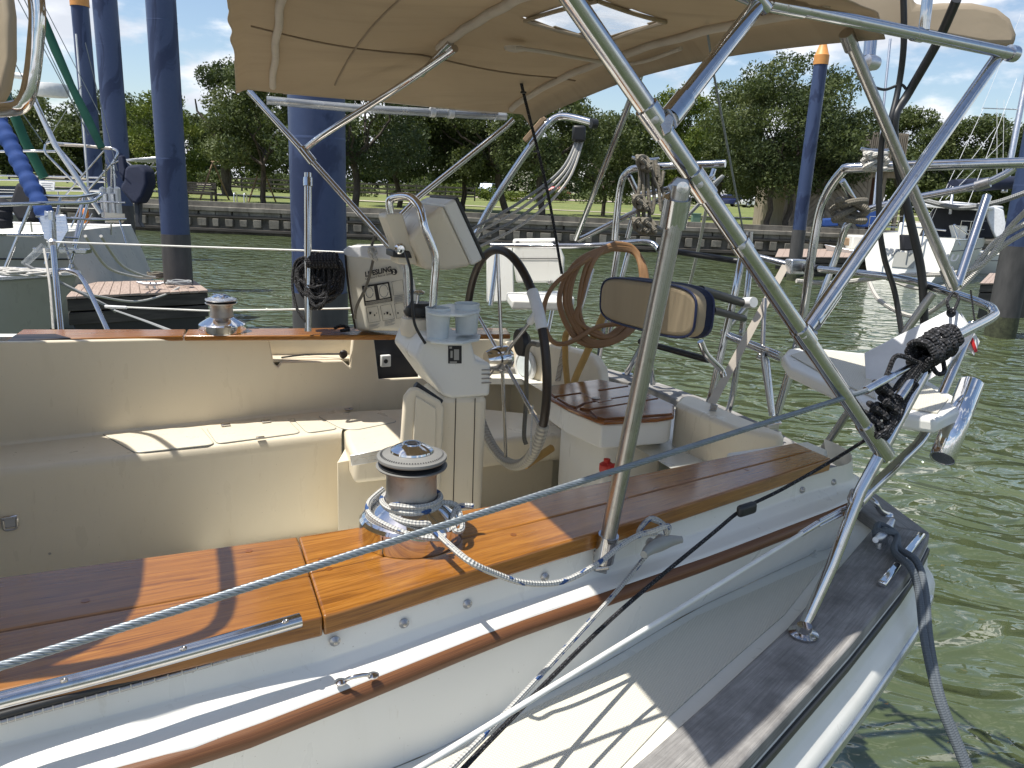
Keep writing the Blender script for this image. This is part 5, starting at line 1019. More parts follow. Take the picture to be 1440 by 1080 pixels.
# ---- dodger at the left, mostly outside the frame
dg = [A(-.52, 1.06, -.60), A(-.36, 1.04, .08), A(-.33, 1.26, .27), A(-.46, 2.3, .36), A(-.64, 3.1, .31), A(-.72, 3.32, .10), A(-.80, 3.38, -.60)]
tube('dodger_bow', catmull(dg, 8), .0125, 'stainless', Y, 12)
def dodfn(u, v):
    c = catmull(dg[1:6], 10); p = c[int(round(v*(len(c)-1)))]; return p-AX*(.13+u*1.1)+UP*(-.10*u*u)+UP*.013
grid('dodger_canvas', dodfn, 8, 40, 'dodger_canvas', Y, thick=.004)
def dodfr(u, v):
    c = catmull(dg[1:6], 10); p = c[int(round(v*(len(c)-1)))]-AX*1.23-UP*.087; q = Vector((p.x, p.y, 0))-AX*.35; return Vector((p.x-AX.x*.35*u, p.y-AX.y*.35*u, p.z*(1-u)+(-.62)*u))
grid('dodger_front', dodfr, 8, 40, 'dodger_canvas', Y, thick=.004)
slab('cabin_top', [A(-1.2, 1.15, -.62), A(-3.0, 1.0, -.62), A(-3.0, 3.8, -.62), A(-1.2, 3.65, -.62)], .85, 'deck_gelcoat', Y, None, .02)
hh = [D(40, -70, 1.22), D(52, 10, 1.24), D(50, 60, 1.25), D(44, 112, 1.26), D(34, 144, 1.27), D(14, 153, 1.28), D(-40, 156, 1.34)]
tube('dodger_handrail', catmull(hh, 7), .0125, 'chrome', Y, 16)
slab('dodger_pad', [D(-60, -40, 1.32), D(4, -40, 1.3), D(12, 20, 1.3), D(11, 80, 1.3), D(5, 125, 1.31), D(-6, 146, 1.32), D(-60, 150, 1.36)], .03, 'dodger_canvas', Y, None, .012, 3, Vector((0, 1, 0)))
# ================================================================== OTHER BOATS
def hull(root, bow, dirv, ln, beam, sheer, rake=.9, tr=.75, mat='grey_and_shaded_gelcoat', trake=.35, spring=.12, deckmat='deck_gelcoat'):  # default grey puts the shade on the white hulls into their colour
    dv = dirv.normalized(); sv = Vector((-dv.y, dv.x, 0)); zb = bow.z; zw = WL-.25
    def hb(u): return beam/2*(math.sin(PI*.5*min(1, u/.62))**.75 if u < .62 else 1-(1-tr)*((u-.62)/.38)**1.6)
    def sh(u): return zb-spring*4*u*(1-u)-.12*u
    def P(u, v, s):
        zt_ = sh(u); z = zt_+(zw-zt_)*v; wid = hb(u)*(1-.42*v**1.7) if u > 0 else 0
        x = -u*ln-rake*v*(1-u)**2*1.0+trake*0-trake*v*0+(-trake*v if u > .8 else 0)*((u-.8)/.2 if u > .8 else 0)*-1*(-1)
        return bow+dv*x+sv*s*wid+UP*(z-zb)
    for s in (1, -1): grid('hull_side', lambda u, v: P(u**1.2, v, s), 28, 10, mat, root)
    vs = []; fs = []
    for s in (1, -1):
        for i in range(9): vs.append(P(1, i/8, s))
    for i in range(8): fs.append((i, i+1, 9+i+1, 9+i))
    obj('transom', vs, fs, mat, root)
    vs = []; fs = []
    for i in range(29):
        u = (i/28)**1.2
        for s in (1, -1): vs.append(P(u, .02, s)+UP*.0)
    for i in range(28): fs.append((2*i, 2*i+1, 2*i+3, 2*i+2))
    obj('deck', vs, fs, deckmat, root)
    for s in (1, -1):
        tube('toe_rail', [P((i/28)**1.2, .01, s) for i in range(29)], .025, 'aluminium', root, 6)
        tube('cove_stripe', [P((i/28)**1.2, .22, s)+sv*s*.004 for i in range(3, 29)], .012, 'ink', root, 5)
    return P, hb, sh, dv, sv
def cabin(root, bow, dv, u0, u1, wd, h, z0, mat='white_gelcoat'):
    sv = Vector((-dv.y, dv.x, 0)); c = bow-dv*(u0+u1)/2; top = []
    for x, y in ((u0, .5), (u1, 1), (u1, -1), (u0, -.5)): top.append(Vector((bow.x, bow.y, 0))-dv*x+sv*y*wd/2+UP*(z0+h))
    return slab('cabin_top', top, h+.1, mat, root, dv, .05, 3)
def rails(root, P, us, h, mat='stainless', s_list=(1, -1), r=.012):
    for s in s_list:
        for u in us: tube('stanchion', [P(u, .02, s), P(u, .02, s)+UP*h], r, mat, root, 6)
        for q in (1, .52): tube('lifeline', [P(u, .02, s)+UP*h*q for u in us], .005, 'off_white_coated', root, 5)
# boat A, bow pointing right, nearest at the left
bw = D(112, 381, 6.8); ra_ = thing('moored_yacht', 'white-hulled yacht coloured in grey shade at the left with its bow and plough anchor towards the finger dock', 'sailboat', (bw.x-3, bw.y, WL), 'other sailboats moored in the marina')
P, hb, sh, dv, sv = hull(ra_, bw, Vector((1, .10, 0)), 10, 3.1, 1.3, rake=1.0)
rails(ra_, P, [.12, .25, .4, .6], .62)
def BT(pts, r, mat='stainless', name='frame_tube', root=None, sm=None, n=8):
    Q = [D(*p) for p in pts]; Q = catmull(Q, 6) if sm == 'c' else (roundc(Q, sm) if sm else Q); return tube(name, Q, r, mat, root, n)
BT([(-30, 289, 6.2), (60, 286, 6.5), (116, 285, 6.8), (134, 281, 6.9), (142, 272, 6.95), (116, 276, 7.4), (60, 276, 7.7), (-30, 277, 7.8)], .016, 'stainless', 'pulpit_rail', ra_, 'c')
for a_, b_2 in (((44, 287, 6.5), (6, 380, 6.5)), ((124, 284, 6.9), (98, 378, 6.8)), ((85, 278, 7.6), (64, 372, 7.4)), ((118, 276, 7.4), (104, 345, 7.2))): BT([a_, b_2], .014, 'stainless', 'pulpit_leg', ra_)
BT([(10, 330, 6.4), (110, 335, 6.8)], .010, 'stainless', 'pulpit_rail', ra_); BT([(50, 304, 6.6), (130, 309, 6.9), (178, 308, 7)], .010, 'stainless', 'pulpit_rail', ra_)
# anchor
an = box('anchor_shank', D(75, 330, 6.6), .02, .02, .2, 'aluminium', ra_, Vector((1, 0, 0)), Vector((.1, 0, 1)), .006)
for q in ([(55, 305), (72, 300), (74, 340), (62, 336)], [(78, 302), (92, 302), (96, 324), (80, 352)], [(62, 296), (74, 300), (74, 312), (62, 310)]): slab('anchor_fluke', [D(x, y, 6.55) for x, y in q], .012, 'aluminium', an, None, .004, 1, Vector((0, 1, 0)))
box('bow_roller', D(88, 352, 6.7), .22, .06, .02, 'stainless', ra_, dv, None, .006)
for k in range(9): tube('chain_link', [D(88+k*2.2, 336+k*6.0, 6.6), D(89.5+k*2.2, 340.5+k*6.0, 6.6)], .013, 'dull_steel', ra_, 6)
BT([(62, 345, 6.5), (34, 372, 6.5)], .03, 'clear_vinyl', 'bow_strut', ra_)
BT([(-40+108*i/60, 96+214*(i/60)**1.02, 7.4-.3*i/60) for i in range(61)], (lambda u: .074+.007*math.sin(u*95)+.004*math.sin(u*41+1)), 'blue_canvas', 'furled_sail', ra_, None, 12)
BT([(66, 306, 7.1), (74, 330, 7.0)], .05, 'aluminium', 'furler_drum', ra_, None, 12)
slab('dark_cover', [D(x, y, 7.6) for x, y in [(22, 255), (40, 262), (52, 312), (24, 312), (10, 290)]], .3, 'black_canvas', ra_, None, .04, 3, Vector((0, 1, 0)))
for k in range(3): lathe('winch_cover', [(.001, -.05), (.09, -.04), (.09, .03), (.03, .07), (.001, .07)], D(2, 290+k*12, 7), 'black_canvas', ra_, n=14)
cabin(ra_, bw, dv, 2.2, 7, 2.0, .35, bw.z-.1)
rc = rng
lb = thing('mooring_coil', 'tangled white dock line lying on the left yacht bow', 'rope', D(35, 386, 6.2)); Q = []
for i in range(60): a_ = i*.9; Q.append(D(35, 384, 6.2)+Vector((math.cos(a_)*(.22+.06*math.sin(i*1.7)), math.sin(a_*1.13)*.1, .01+.02*math.sin(i*2.1))))
v, f2, u = sweep(catmull(Q, 4), .010, 6); obj('rope', v, f2, 'white_rope', lb, u, smooth=True)
# boat B, stern to the right
st_b = D(150, 333, 12.5); bow_b = st_b+Vector((-11, -.6, .25)); rb_ = thing('moored_yacht', 'white-hulled sailboat coloured in grey shade behind it with a raked stern, stern rail, radar pole and solar panel', 'sailboat', (st_b.x-4, st_b.y, WL), 'other sailboats moored in the marina')
P, hb, sh, dv, sv = hull(rb_, bow_b, Vector((-1, -.05, 0)), 10.9, 3.3, 1.3, trake=.75)
rails(rb_, P, [.5, .62, .75, .88, .97], .6); cabin(rb_, bow_b, dv, 3, 8, 2.1, .42, st_b.z+.1)
BT([(15, 105, 11.6), (38, 108, 11.6)], .045, 'white_plastic', 'spreader', rb_)
BT([(36, 108, 11.6), (50, 145, 11.6), (78, 205, 11.6), (142, 300, 12)], .042, 'aluminium', 'radar_pole', rb_, None, 10)
lathe('radar_dome', [(.02, -.10), (.21, -.09), (.235, -.04), (.235, .04), (.21, .09), (.02, .11)], D(72, 127, 11.4), 'white_plastic', rb_, n=28)
box('dome_bracket', D(56, 134, 11.5), .12, .04, .012, 'aluminium', rb_)
BT([(107, 48, 11.8), (124, 262, 12)], .014, 'white_plastic', 'whip_antenna', rb_)
for pts in ([(0, 213, 12), (45, 212, 12), (78, 213, 12.1)], [(64, 203, 12), (62, 214, 12), (110, 262, 12.2), (126, 265, 12.2)], [(78, 201, 12), (158, 208, 12), (167, 213, 12), (160, 228, 12), (120, 272, 12.2), (108, 285, 12.2), (60, 286, 12.3)], [(65, 202, 12.5), (72, 199, 12.5), (84, 210, 12.4), (120, 250, 12.3)], [(146, 212, 12), (92, 275, 12.2)], [(149, 230, 12), (148, 300, 12.3)], [(157, 232, 12), (156, 330, 12.3)], [(160, 232, 12.4), (164, 300, 12.5)], [(0, 247, 13), (150, 250, 13)], [(0, 253, 13), (150, 256, 13)], [(50, 268, 13), (150, 268, 13)], [(120, 283, 12), (176, 285, 12)], [(100, 306, 12), (176, 309, 12)], [(168, 310, 12), (178, 345, 12)], [(115, 285, 12), (100, 320, 12)], [(130, 300, 12), (112, 330, 12)]):
    BT(pts, .019 if len(pts) > 2 else .014, 'stainless', 'rail_tube', rb_, .1 if len(pts) > 2 else None)
BT([(74, 203, 12), (120, 205, 12), (156, 209, 12)], .022, 'tape_white', 'rail_wrap', rb_); box('orange_float', D(121, 304, 12), .04, .04, .12, 'orange_plastic', rb_, Vector((1, 0, 0)), Vector((-.45, 0, 1)), .03)
slab('stern_seat', [D(x, y, 12) for x, y in [(148, 298), (176, 300), (172, 306), (148, 305)]], .09, 'cream_gelcoat', rb_, None, .02)
slab('name_board', [D(x, y, 12.4) for x, y in [(55, 255), (77, 256), (76, 269), (55, 268)]], .02, 'white_vinyl', rb_, None, .004, 1, Vector((0, 1, 0)))
for k in range(4): slab('board_print', [D(x, y, 12.36) for x, y in [(58+k % 2, 257.5+k*2.7), (74-k % 2*2, 258+k*2.7), (74-k % 2*2, 259+k*2.7), (58+k % 2, 258.5+k*2.7)]], .002, 'grey_ink', rb_, None, 0, 1, Vector((0, 1, 0)))
spn = slab('solar_panel', [D(174, 224, 11.8), D(222, 220, 11.8), D(262, 221, 12.6), D(222, 227, 13.0)], .03, 'aluminium', rb_, None, .004)
for a_, b_2 in (((178, 226, 11.9), (190, 236, 11.9)), ((190, 236, 11.9), (222, 234, 12.2)), ((218, 228, 12.2), (180, 268, 12.3)), ((222, 240, 12.2), (194, 275, 12.3)), ((158, 230, 12), (175, 223, 12))): BT([a_, b_2], .014, 'stainless', 'panel_strut', rb_)
for k in range(5): lathe('fender_rack_part', [(.001, -.25), (.05, -.22), (.05, .22), (.001, .25)], D(146+k*5, 285+8*(k % 2), 12.1), 'aluminium' if k % 2 else 'white_plastic', rb_, n=10)
oc = thing('outboard_motor', 'outboard motor under a black cover hung on the raked sailboat stern rail', 'motor', D(195, 330, 11.6)); 
slab('motor_cover', [D(x, y, 11.5) for x, y in [(174, 238), (180, 232), (196, 231), (204, 240), (206, 258), (200, 276), (192, 288), (184, 285), (170, 268), (168, 262), (173, 255)]], .34, 'navy_canvas', oc, None, .06, 4, Vector((0, 1, 0)))
slab('tiller_cover', [D(x, y, 11.5) for x, y in [(165, 220), (171, 218), (176, 238), (172, 256), (167, 244)]], .12, 'navy_canvas', oc, None, .02, 3, Vector((0, 1, 0))); slab('motor_leg', [D(x, y, 11.6) for x, y in [(188, 284), (196, 284), (195, 312), (200, 320), (190, 320)]], .12, 'black_plastic', oc, None, .015, 2, Vector((0, 1, 0)))
# furled green sails and rigging of boats off to the left
rc_ = thing('moored_yacht', 'green-covered forestays and wire rigging of the yacht farthest left', 'sailboat', D(-60, 330, 12), 'other sailboats moored in the marina')
BT([(30, -60, 9.5), (44, -20, 9.5), (58, 20, 9.6), (78, 70, 9.7), (100, 120, 9.8), (122, 165, 9.9), (143, 208, 10)], (lambda u: .052+.006*math.sin(u*17)), 'green_canvas', 'furled_sail', rc_, None, 12); BT([(-10, 90, 12), (8, 132, 12), (36, 200, 12.3), (62, 250, 12.5)], .075, 'green_canvas', 'furled_sail', rc_, None, 12)
for a_, b_2 in (((15, -20, 9), (110, 160, 10)), ((25, -20, 9), (124, 190, 10)), ((-5, 40, 9), (70, 180, 10)), ((58, 0, 11), (140, 160, 12)), ((70, 60, 11), (165, 250, 12)), ((115, 120, 11), (65, 200, 12)), ((120, 60, 11), (165, 240, 12)), ((-10, 100, 9), (60, 200, 9.5))): BT([a_, b_2], .006, 'wire_grey', 'rigging_wire', rc_, None, 5)
bwc = D(30, 300, 16); P, hb, sh, dv, sv = hull(rc_, bwc, Vector((1, .1, 0)), 9, 3, 1.2); cabin(rc_, bwc, dv, 1.5, 7, 2.2, .7, bwc.z)
slab('dark_window', [D(x, y, 15.2) for x, y in [(-10, 262), (22, 262), (22, 280), (-10, 280)]], .02, 'dark_glass', rc_, None, 0, 1, Vector((0, 1, 0)))
# right: white sloop stern-on
tc_ = D(1278, 338, 25); dvx = Vector((-.62, -.78, 0)).normalized(); bow_c = tc_-dvx*9.6+UP*.25; rg = thing('moored_sloop', 'white sloop stern-on at the right with GREAT and BLU lettered on its transom', 'sailboat', (tc_.x+2, tc_.y+3, WL), 'other sailboats moored in the marina')
P, hb, sh, dv, sv = hull(rg, bow_c, -dvx*1.0, 9.6, 3.1, 1.2, mat='white_gelcoat', tr=.86, trake=.6, spring=.06)
rails(rg, P, [.3, .5, .7, .85, .97], .6); cabin(rg, bow_c, dv, 2.5, 6.4, 2.2, .45, tc_.z+.05)
tw0, tw1 = P(1, .30, 1), P(1, .30, -1)
if tw0.x > tw1.x: tw0, tw1 = tw1, tw0
xa = (tw1-tw0).normalized(); dwn = (P(1, .6, 1)+P(1, .6, -1)-P(1, .1, 1)-P(1, .1, -1)).normalized(); off_ = dvx*.03
text('name_lettering', 'GREAT', .30, tw0+xa*.50+off_+dwn*.12, xa, -dwn, 'grey_ink', rg, .012, .2); text('name_lettering', 'BLU', .30, tw0+xa*2.25+off_+dwn*.16, xa, -dwn, 'grey_ink', rg, .012, .2)
stp = (tw0+tw1)/2; slab('swim_step', [stp-xa*.3+dvx*.02, stp+xa*.35+dvx*.02, stp+xa*.35+dvx*.02+dwn*.5, stp-xa*.3+dvx*.02+dwn*.5], .02, 'grey_and_shaded_gelcoat', rg, None, 0, 1, dvx)
slab('transom_cover', [D(x, y, 24.2) for x, y in [(1269, 330), (1292, 331), (1294, 352), (1270, 353)]], .25, 'black_canvas', rg, None, .05, 2, Vector((0, 1, 0)))
slab('cockpit_enclosure', [D(x, y, 27) for x, y in [(1312, 292), (1382, 294), (1398, 336), (1290, 335)]], 1.6, 'black_canvas', rg, None, .08, 2, Vector((.6, .8, 0)))
slab('bimini_top', [D(1300, 285, 26), D(1378, 290, 25.5), D(1412, 290, 28), D(1330, 282, 29)], .14, 'white_vinyl', rg, None, .06, 3); slab('spray_dodger', [D(x, y, 27) for x, y in [(1385, 285), (1412, 295), (1418, 330), (1400, 335), (1390, 312)]], .5, 'white_vinyl', rg, None, .05, 2, Vector((0, 1, 0)))
BT([(1340, 262, 27), (1436, 256, 29)], .24, 'navy_canvas', 'boom_cover', rg, None, 12); BT([(1412, 270, 29), (1440, 128, 29), (1470, -30, 29)], .11, 'aluminium', 'mast', rg, None, 10); BT([(1340, 264, 27), (1336, 300, 26.5)], .05, 'aluminium', 'boom_gallows', rg)
BT([(1382, 152, 29), (1433, 154, 29)], .02, 'aluminium', 'spreader', rg)
for a_, b_2 in (((1383, 152, 29), (1300, 330, 26)), ((1430, 110, 29), (1360, 290, 26)), ((1436, 20, 29), (1380, 155, 29)), ((1400, 180, 29), (1300, 310, 26)), ((1410, 200, 29), (1330, 280, 26)), ((1402, 140, 30), (1402, 250, 30)), ((1412, 140, 30), (1410, 260, 30))): BT([a_, b_2], .008, 'white_vinyl', 'rigging_wire', rg, None, 4)
for a_, b_2 in (((1268, 330, 24.5), (1272, 300, 24.5)), ((1272, 318, 24.5), (1330, 324, 24.5)), ((1232, 318, 24.8), (1232, 340, 24.8)), ((1232, 318, 24.8), (1262, 320, 24.8)), ((1300, 318, 24.5), (1296, 345, 24.5)), ((1340, 316, 24.5), (1350, 345, 24.5)), ((1342, 316, 24.5), (1362, 330, 25))): BT([a_, b_2], .025, 'stainless', 'rail_tube', rg)
wl_ = slab('cabin_window', [D(x, y, 25.4) for x, y in [(1398, 336), (1418, 334), (1420, 348), (1397, 347)]], .02, 'dark_glass', rg, None, 0, 1, Vector((0, 1, 0)))
# low boats and masts behind it
def lowboat(x, y, d, ln, label, mastx=None, cover=None, beam=2.6):
    b = D(x, y, d); t_ = thing('moored_boat', label, 'boat', (b.x+ln*.4, b.y, WL), 'small boats moored before the building')
    P, hb, sh, dv, sv = hull(t_, b, Vector((-1, .12, 0)), ln, beam, .8, mat='white_gelcoat', rake=.5); cabin(t_, b, dv, ln*.25, ln*.65, 1.6, .4, b.z)
    if mastx: BT([(mastx[0], mastx[1], d+1), (mastx[2], mastx[3], d+1)], .055, 'aluminium', 'mast', t_, None, 8)
    if cover: slab('boat_cover', [D(*q) for q in cover], .6, 'blue_canvas', t_, None, .05, 2, Vector((0, 1, 0)))
    return t_
lowboat(1160, 344, 29, 3.4, 'low white motorboat with a timber box beside the right piling')
lowboat(1200, 341, 31, 5.5, 'white boat with royal blue cover before the building', (1252, 55, 1224, 335), [(1158, 308, 30), (1178, 307, 30), (1180, 318, 30), (1158, 319, 30)], 2.8)
slab('boat_box', [D(x, y, 28.8) for x, y in [(1194, 335), (1216, 335), (1216, 346), (1194, 346)]], .5, 'bare_wood', bpy.data.objects['moored_boat'], None, .03, 1, Vector((0, 1, 0)))
slab('boat_cover', [D(x, y, 31) for x, y in [(1208, 296), (1232, 292), (1236, 318), (1212, 320)]], .6, 'blue_canvas', bpy.data.objects['moored_boat.001'], None, .06, 2, Vector((0, 1, 0)))
# ================================================================== LOOSE GEAR ON THE NEAR YACHT
def R_(name, pts, r, mat, label, cat, sm='c', n=10, group=None, k=8):
    P = [D(*p) if len(p) == 3 and isinstance(p, tuple) and not isinstance(p, Vector) else p for p in pts]; P = catmull(P, k) if sm == 'c' else (roundc(P, sm) if sm else P)
    o = tube(name, P, r, mat, None, n); return props(o, label, cat, group)
def FP(x, y, dz=0):      # point on the coaming face / ledge seen at a pixel
    best = 1e9; b_p = None; dd = ray(x, y)
    for q in np.linspace(.6, 2.6, 900):
        p = dd*q; al = (p.x*.92+p.y*.39)/.9985; nl = (-p.x*.39+p.y*.92)/.9985
        c = interp(CO, al)+.01 if p.z > -.70 else interp(LO, al)+.03
        if abs(nl-c) < best: best = abs(nl-c); b_p = p
    return b_p*(1-dz)
# winch line: three turns, tail, run to the cleat and away forward
c = WC; Q = []
start = D(588, 738, 1.262)
cp_ = D(922, 757, 1.485)
fan = [D(700, 808, 1.265), D(740, 820, 1.295), D(790, 818, 1.34), D(840, 793, 1.39), D(872, 768, 1.43), D(900, 752, 1.46)]
turns = []
for i in range(70):
    a_ = math.radians(-62)-i/69*2*PI*2.15; h = .0565+.0098*2.15*i/69; rr = .0525 if i > 6 else .0525+.03*(1-i/6)
    turns.append(c+Vector((math.cos(a_)*rr, math.sin(a_)*rr, h)))
tail = [c+Vector((.070, .0, .066)), c+Vector((.090, -.02, .052)), c+Vector((.096, -.042, .036)), c+Vector((.084, -.052, .036)), c+Vector((.078, -.028, .050)), c+Vector((.086, .004, .058)), c+Vector((.112, .012, .056))]
pts = [cp_+Vector((0, 0, .01))]+fan[::-1]+[D(655, 786, 1.235), c+Vector((.045, -.075, .050))]+turns+tail
props(tube('genoa_sheet', catmull(pts, 4), .0052, 'flecked_rope', None, 10), 'white sheet with blue flecks wound on the near winch and led to the grey cleat', 'rope')
extra = []
for k_ in range(2):
    P = [c+Vector((-.056, .03, .075-.010*k_)), c+Vector((-.076, -.005, .062-.010*k_)), c+Vector((-.065, -.045, .055-.008*k_)), c+Vector((-.02, -.078, .047-.004*k_)), c+Vector((.03, -.092+.004*k_, .040)), c+Vector((.07, -.085+.01*k_, .036))]
    extra.append((catmull(P, 8), .0052))
props(tubes('sheet_loops', extra, 'flecked_rope'), 'loose lower bights of flecked line round the near winch skirt', 'rope')
props(tube('cleat_hitch', catmull([cp_+Vector((math.cos(i*1.05)*.034*(1 if i % 2 else .6)+.0, math.sin(i*1.05)*.018, .010+.012*(i % 3))) for i in range(15)], 5), .0052, 'flecked_rope', None, 8), 'figure-eight of flecked line on the small grey cleat', 'rope')
R_('preventer_line', [(922, 766, 1.515), (900, 792, 1.50), (860, 840, 1.42), (760, 950, 1.22), (690, 1025, 1.10), (610, 1105, 1.0)], .0046, 'flecked_rope', 'taut flecked line running down across the side deck from the grey cleat', 'rope')
R_('furling_line', [(630, 1105, .98), (700, 1030, 1.06), (860, 870, 1.30), (1000, 752, 1.50), (1045, 716, 1.57), (1100, 688, 1.62), (1170, 648, 1.68), (1218, 618, 1.62)], .0038, 'black_rope', 'thin black line led over the side deck through a black block to the rope bundle', 'rope')
bk = box('line_block', D(1050, 716, 1.56), .026, .008, .013, 'black_plastic', None, D(1075, 708, 1.6)-D(1030, 722, 1.55), None, .008, 3); props(bk, 'small black turning block hung on the thin black line', 'block')
# black rope bundle on the pulpit corner
t_ = thing('rope_bundle', 'bundle of black rope coils lashed on the starboard pulpit corner', 'rope', D(1255, 620, 1.58)); rr = random.Random(5)
for k_ in range(9):
    c0 = D(1310, 490, 1.6); P = []
    axb = (D(1345, 475, 1.68)-D(1290, 508, 1.6)).normalized(); s1 = axb.orthogonal().normalized(); s2 = axb.cross(s1)
    for i in range(14): a_ = i/13*2*PI; P.append(c0+axb*(-.045+.013*k_)+(s1*math.cos(a_)+s2*math.sin(a_))*(.020+.012*rr.random()))
    tube('coil_turn', catmull(P, 3), .0075, 'black_rope', t_, 8)
for k_ in range(9):
    P = [D(1296+rr.uniform(-6, 10), 500+rr.uniform(-4, 10), 1.585), D(1270+rr.uniform(-10, 10), 545, 1.57), D(1252+rr.uniform(-10, 12), 590, 1.56), D(1240+rr.uniform(-12, 12), 612+rr.uniform(-6, 6), 1.55), D(1252+rr.uniform(-6, 14), 590, 1.57), D(1280+rr.uniform(-8, 10), 540, 1.6)]
    tube('hanging_loop', catmull(P, 6), .006, 'black_rope', t_, 8)
for p in ((1242, 548), (1234, 578), (1226, 590), (1250, 570)):
    q = D(p[0], p[1], 1.56); P = [q+Vector((math.cos(i*1.3)*.014, math.sin(i*2.1)*.014, math.sin(i*1.1)*.012)) for i in range(10)]; tube('knot', catmull(P, 4), .0065, 'black_rope', t_, 8)
tube('hanging_loop', catmull([D(1290, 510, 1.58), D(1262, 500, 1.56), D(1250, 520, 1.56), D(1240, 548, 1.56)], 6), .005, 'black_rope', t_, 8); tube('hanging_loop', catmull([D(1320, 480, 1.62), D(1328, 520, 1.62), D(1318, 525, 1.6), D(1308, 510, 1.6)], 6), .005, 'black_rope', t_, 8)
# blue-grey dock lines
base = CLT+UP*.03
for k_, lb in enumerate(('blue-grey dock line from the quarter cleat over the rail, the strand nearer the boat', 'blue-grey dock line from the quarter cleat over the rail, the outer strand')):
    o_ = k_*9; P = [base+Vector((-.03, -.02+.02*k_, 0)), base+Vector((.0, .03-.04*k_, .012)), base+Vector((.03, -.01, .0)), W(1258+o_*.6, 776-o_*.6, -.845), W(1280+o_, 797-o_*.8, -.848), D(1292+o_, 832, 1.86), D(1300+o_*.8, 900, 1.80), D(1318+o_*.6, 980, 1.76), D(1345+o_*.6, 1050, 1.74), D(1378+o_*.6, 1130, 1.72)]
    R_('dock_line', P, .0092, 'blue_grey_rope', lb, 'rope', group='lines on the quarter cleat')
# white panel tied in the pulpit corner
wpn = [D(1342, 432, 1.98), D(1372, 470, 1.93), D(1328, 520, 1.96), D(1222, 592, 1.98), D(1216, 497, 2.10), D(1285, 462, 2.05)]
t_ = thing('vinyl_panel', 'flat white vinyl panel tied by its grommet in the starboard pulpit corner', 'panel', D(1222, 592, 2.0)); slab('sheet', [wpn[0], wpn[4], wpn[3], wpn[2], wpn[1]], .004, 'white_vinyl', t_, None, .001, 1, Vector((0, 1, 0)))
lathe('grommet', [(.006, 0), (.012, 0), (.012, .003), (.006, .003)], D(1337, 440, 1.955), 'ink', t_, Vector((0, -1, .2)), 20)
slab('red_edge', [D(1362, 470, 1.99), D(1366, 468, 1.99), D(1375, 494, 1.98), D(1371, 496, 1.98)], .004, 'red_plastic', t_, None, 0, 1, Vector((0, 1, 0))); slab('folded_sheet', [D(1352, 440, 2.0), D(1378, 480, 1.99), D(1370, 500, 1.99), D(1345, 470, 2.0)], .003, 'white_vinyl', t_, None, 0, 1, Vector((0, 1, 0)))
R_('panel_tie', [(1337, 440, 1.95), (1332, 425, 1.95), (1340, 412, 2.0), (1348, 420, 1.98), (1340, 440, 1.95)], .004, 'black_rope', 'short black cord tying the white panel to the rail', 'cord'); R_('rail_tie', [(1365, 408, 1.98), (1369, 440, 1.97), (1372, 462, 1.95), (1366, 466, 1.95)], .0022, 'black_rope', 'thin black lashing round the outermost pulpit rail', 'cord')
# black hoses hanging from the solar rail
R_('cable_hose', [(1270, -20, 2.1), (1271, 60, 2.15), (1264, 120, 2.2), (1252, 170, 2.2), (1240, 200, 2.25), (1236, 300, 2.3), (1243, 360, 2.35), (1258, 410, 2.4), (1268, 468, 2.4)], .0085, 'black_plastic', 'thinner black cable hose hanging down beside the bimini leg', 'hose'); R_('cable_hose', [(1345, 0, 2.0), (1318, 60, 2.1), (1278, 130, 2.2), (1258, 168, 2.2), (1262, 230, 2.25), (1280, 310, 2.3), (1296, 385, 2.35), (1300, 460, 2.4)], .0125, 'black_plastic', 'thicker black cable hose slanting down from the solar rail', 'hose'); R_('cable_tie', [(1228, 122, 2.2), (1245, 126, 2.2), (1266, 119, 2.2), (1274, 125, 2.2)], .004, 'black_plastic', 'thin black tie looped between the hoses and the leg', 'cord')
# hose coil on the stern rail
t_ = thing('hose_coil', 'coil of brown rubber hose hanging on the stern rail behind the wheel', 'hose', D(850, 500, 3.2)); rr = random.Random(2)
for k_ in range(8):
    w_ = rr.uniform(-14, 12); P = [D(862+w_*.3, 342+k_*1.2, 3.3), D(822-w_, 368, 3.25), D(800-w_*1.3+k_, 420, 3.22), D(806+k_*2, 462+w_, 3.2), D(840, 478+w_*.8, 3.2), D(872+w_, 470, 3.22), D(902+w_*.6, 430, 3.28), D(908-k_, 380, 3.3), D(890, 348+k_, 3.32), D(862+w_*.3, 342+k_*1.2, 3.3)]
    tube('hose_turn', catmull(P, 8), .0098, 'hose_rubber', t_, 10)
tube('hose_turn', catmull([D(830, 362, 3.22), D(780, 400, 3.18), D(764, 440, 3.15), D(775, 478, 3.14), D(800, 482, 3.15), D(840, 460, 3.2), D(880, 455, 3.2)], 8), .010, 'hose_rubber', t_, 8)
R_('tan_line', [(846, 470, 3.3), (800, 465, 3.35), (795, 500, 3.4), (798, 540, 3.42)], .014, 'tan_rope', 'tan canvas strap hanging behind the helm seat, the straight one', 'strap', group='tan straps behind the helm seat'); R_('tan_line', [(850, 440, 3.3), (828, 490, 3.3), (812, 525, 3.35), (805, 545, 3.36)], .016, 'tan_rope', 'tan canvas strap with a flared frayed end behind the helm seat', 'strap', group='tan straps behind the helm seat')
R_('tiller_stick', [(738, 655, 3.0), (776, 630, 3.1)], .016, 'tan_rope', 'short tan wooden stick lying low between wheel and seat pedestal', 'stick', sm=None)
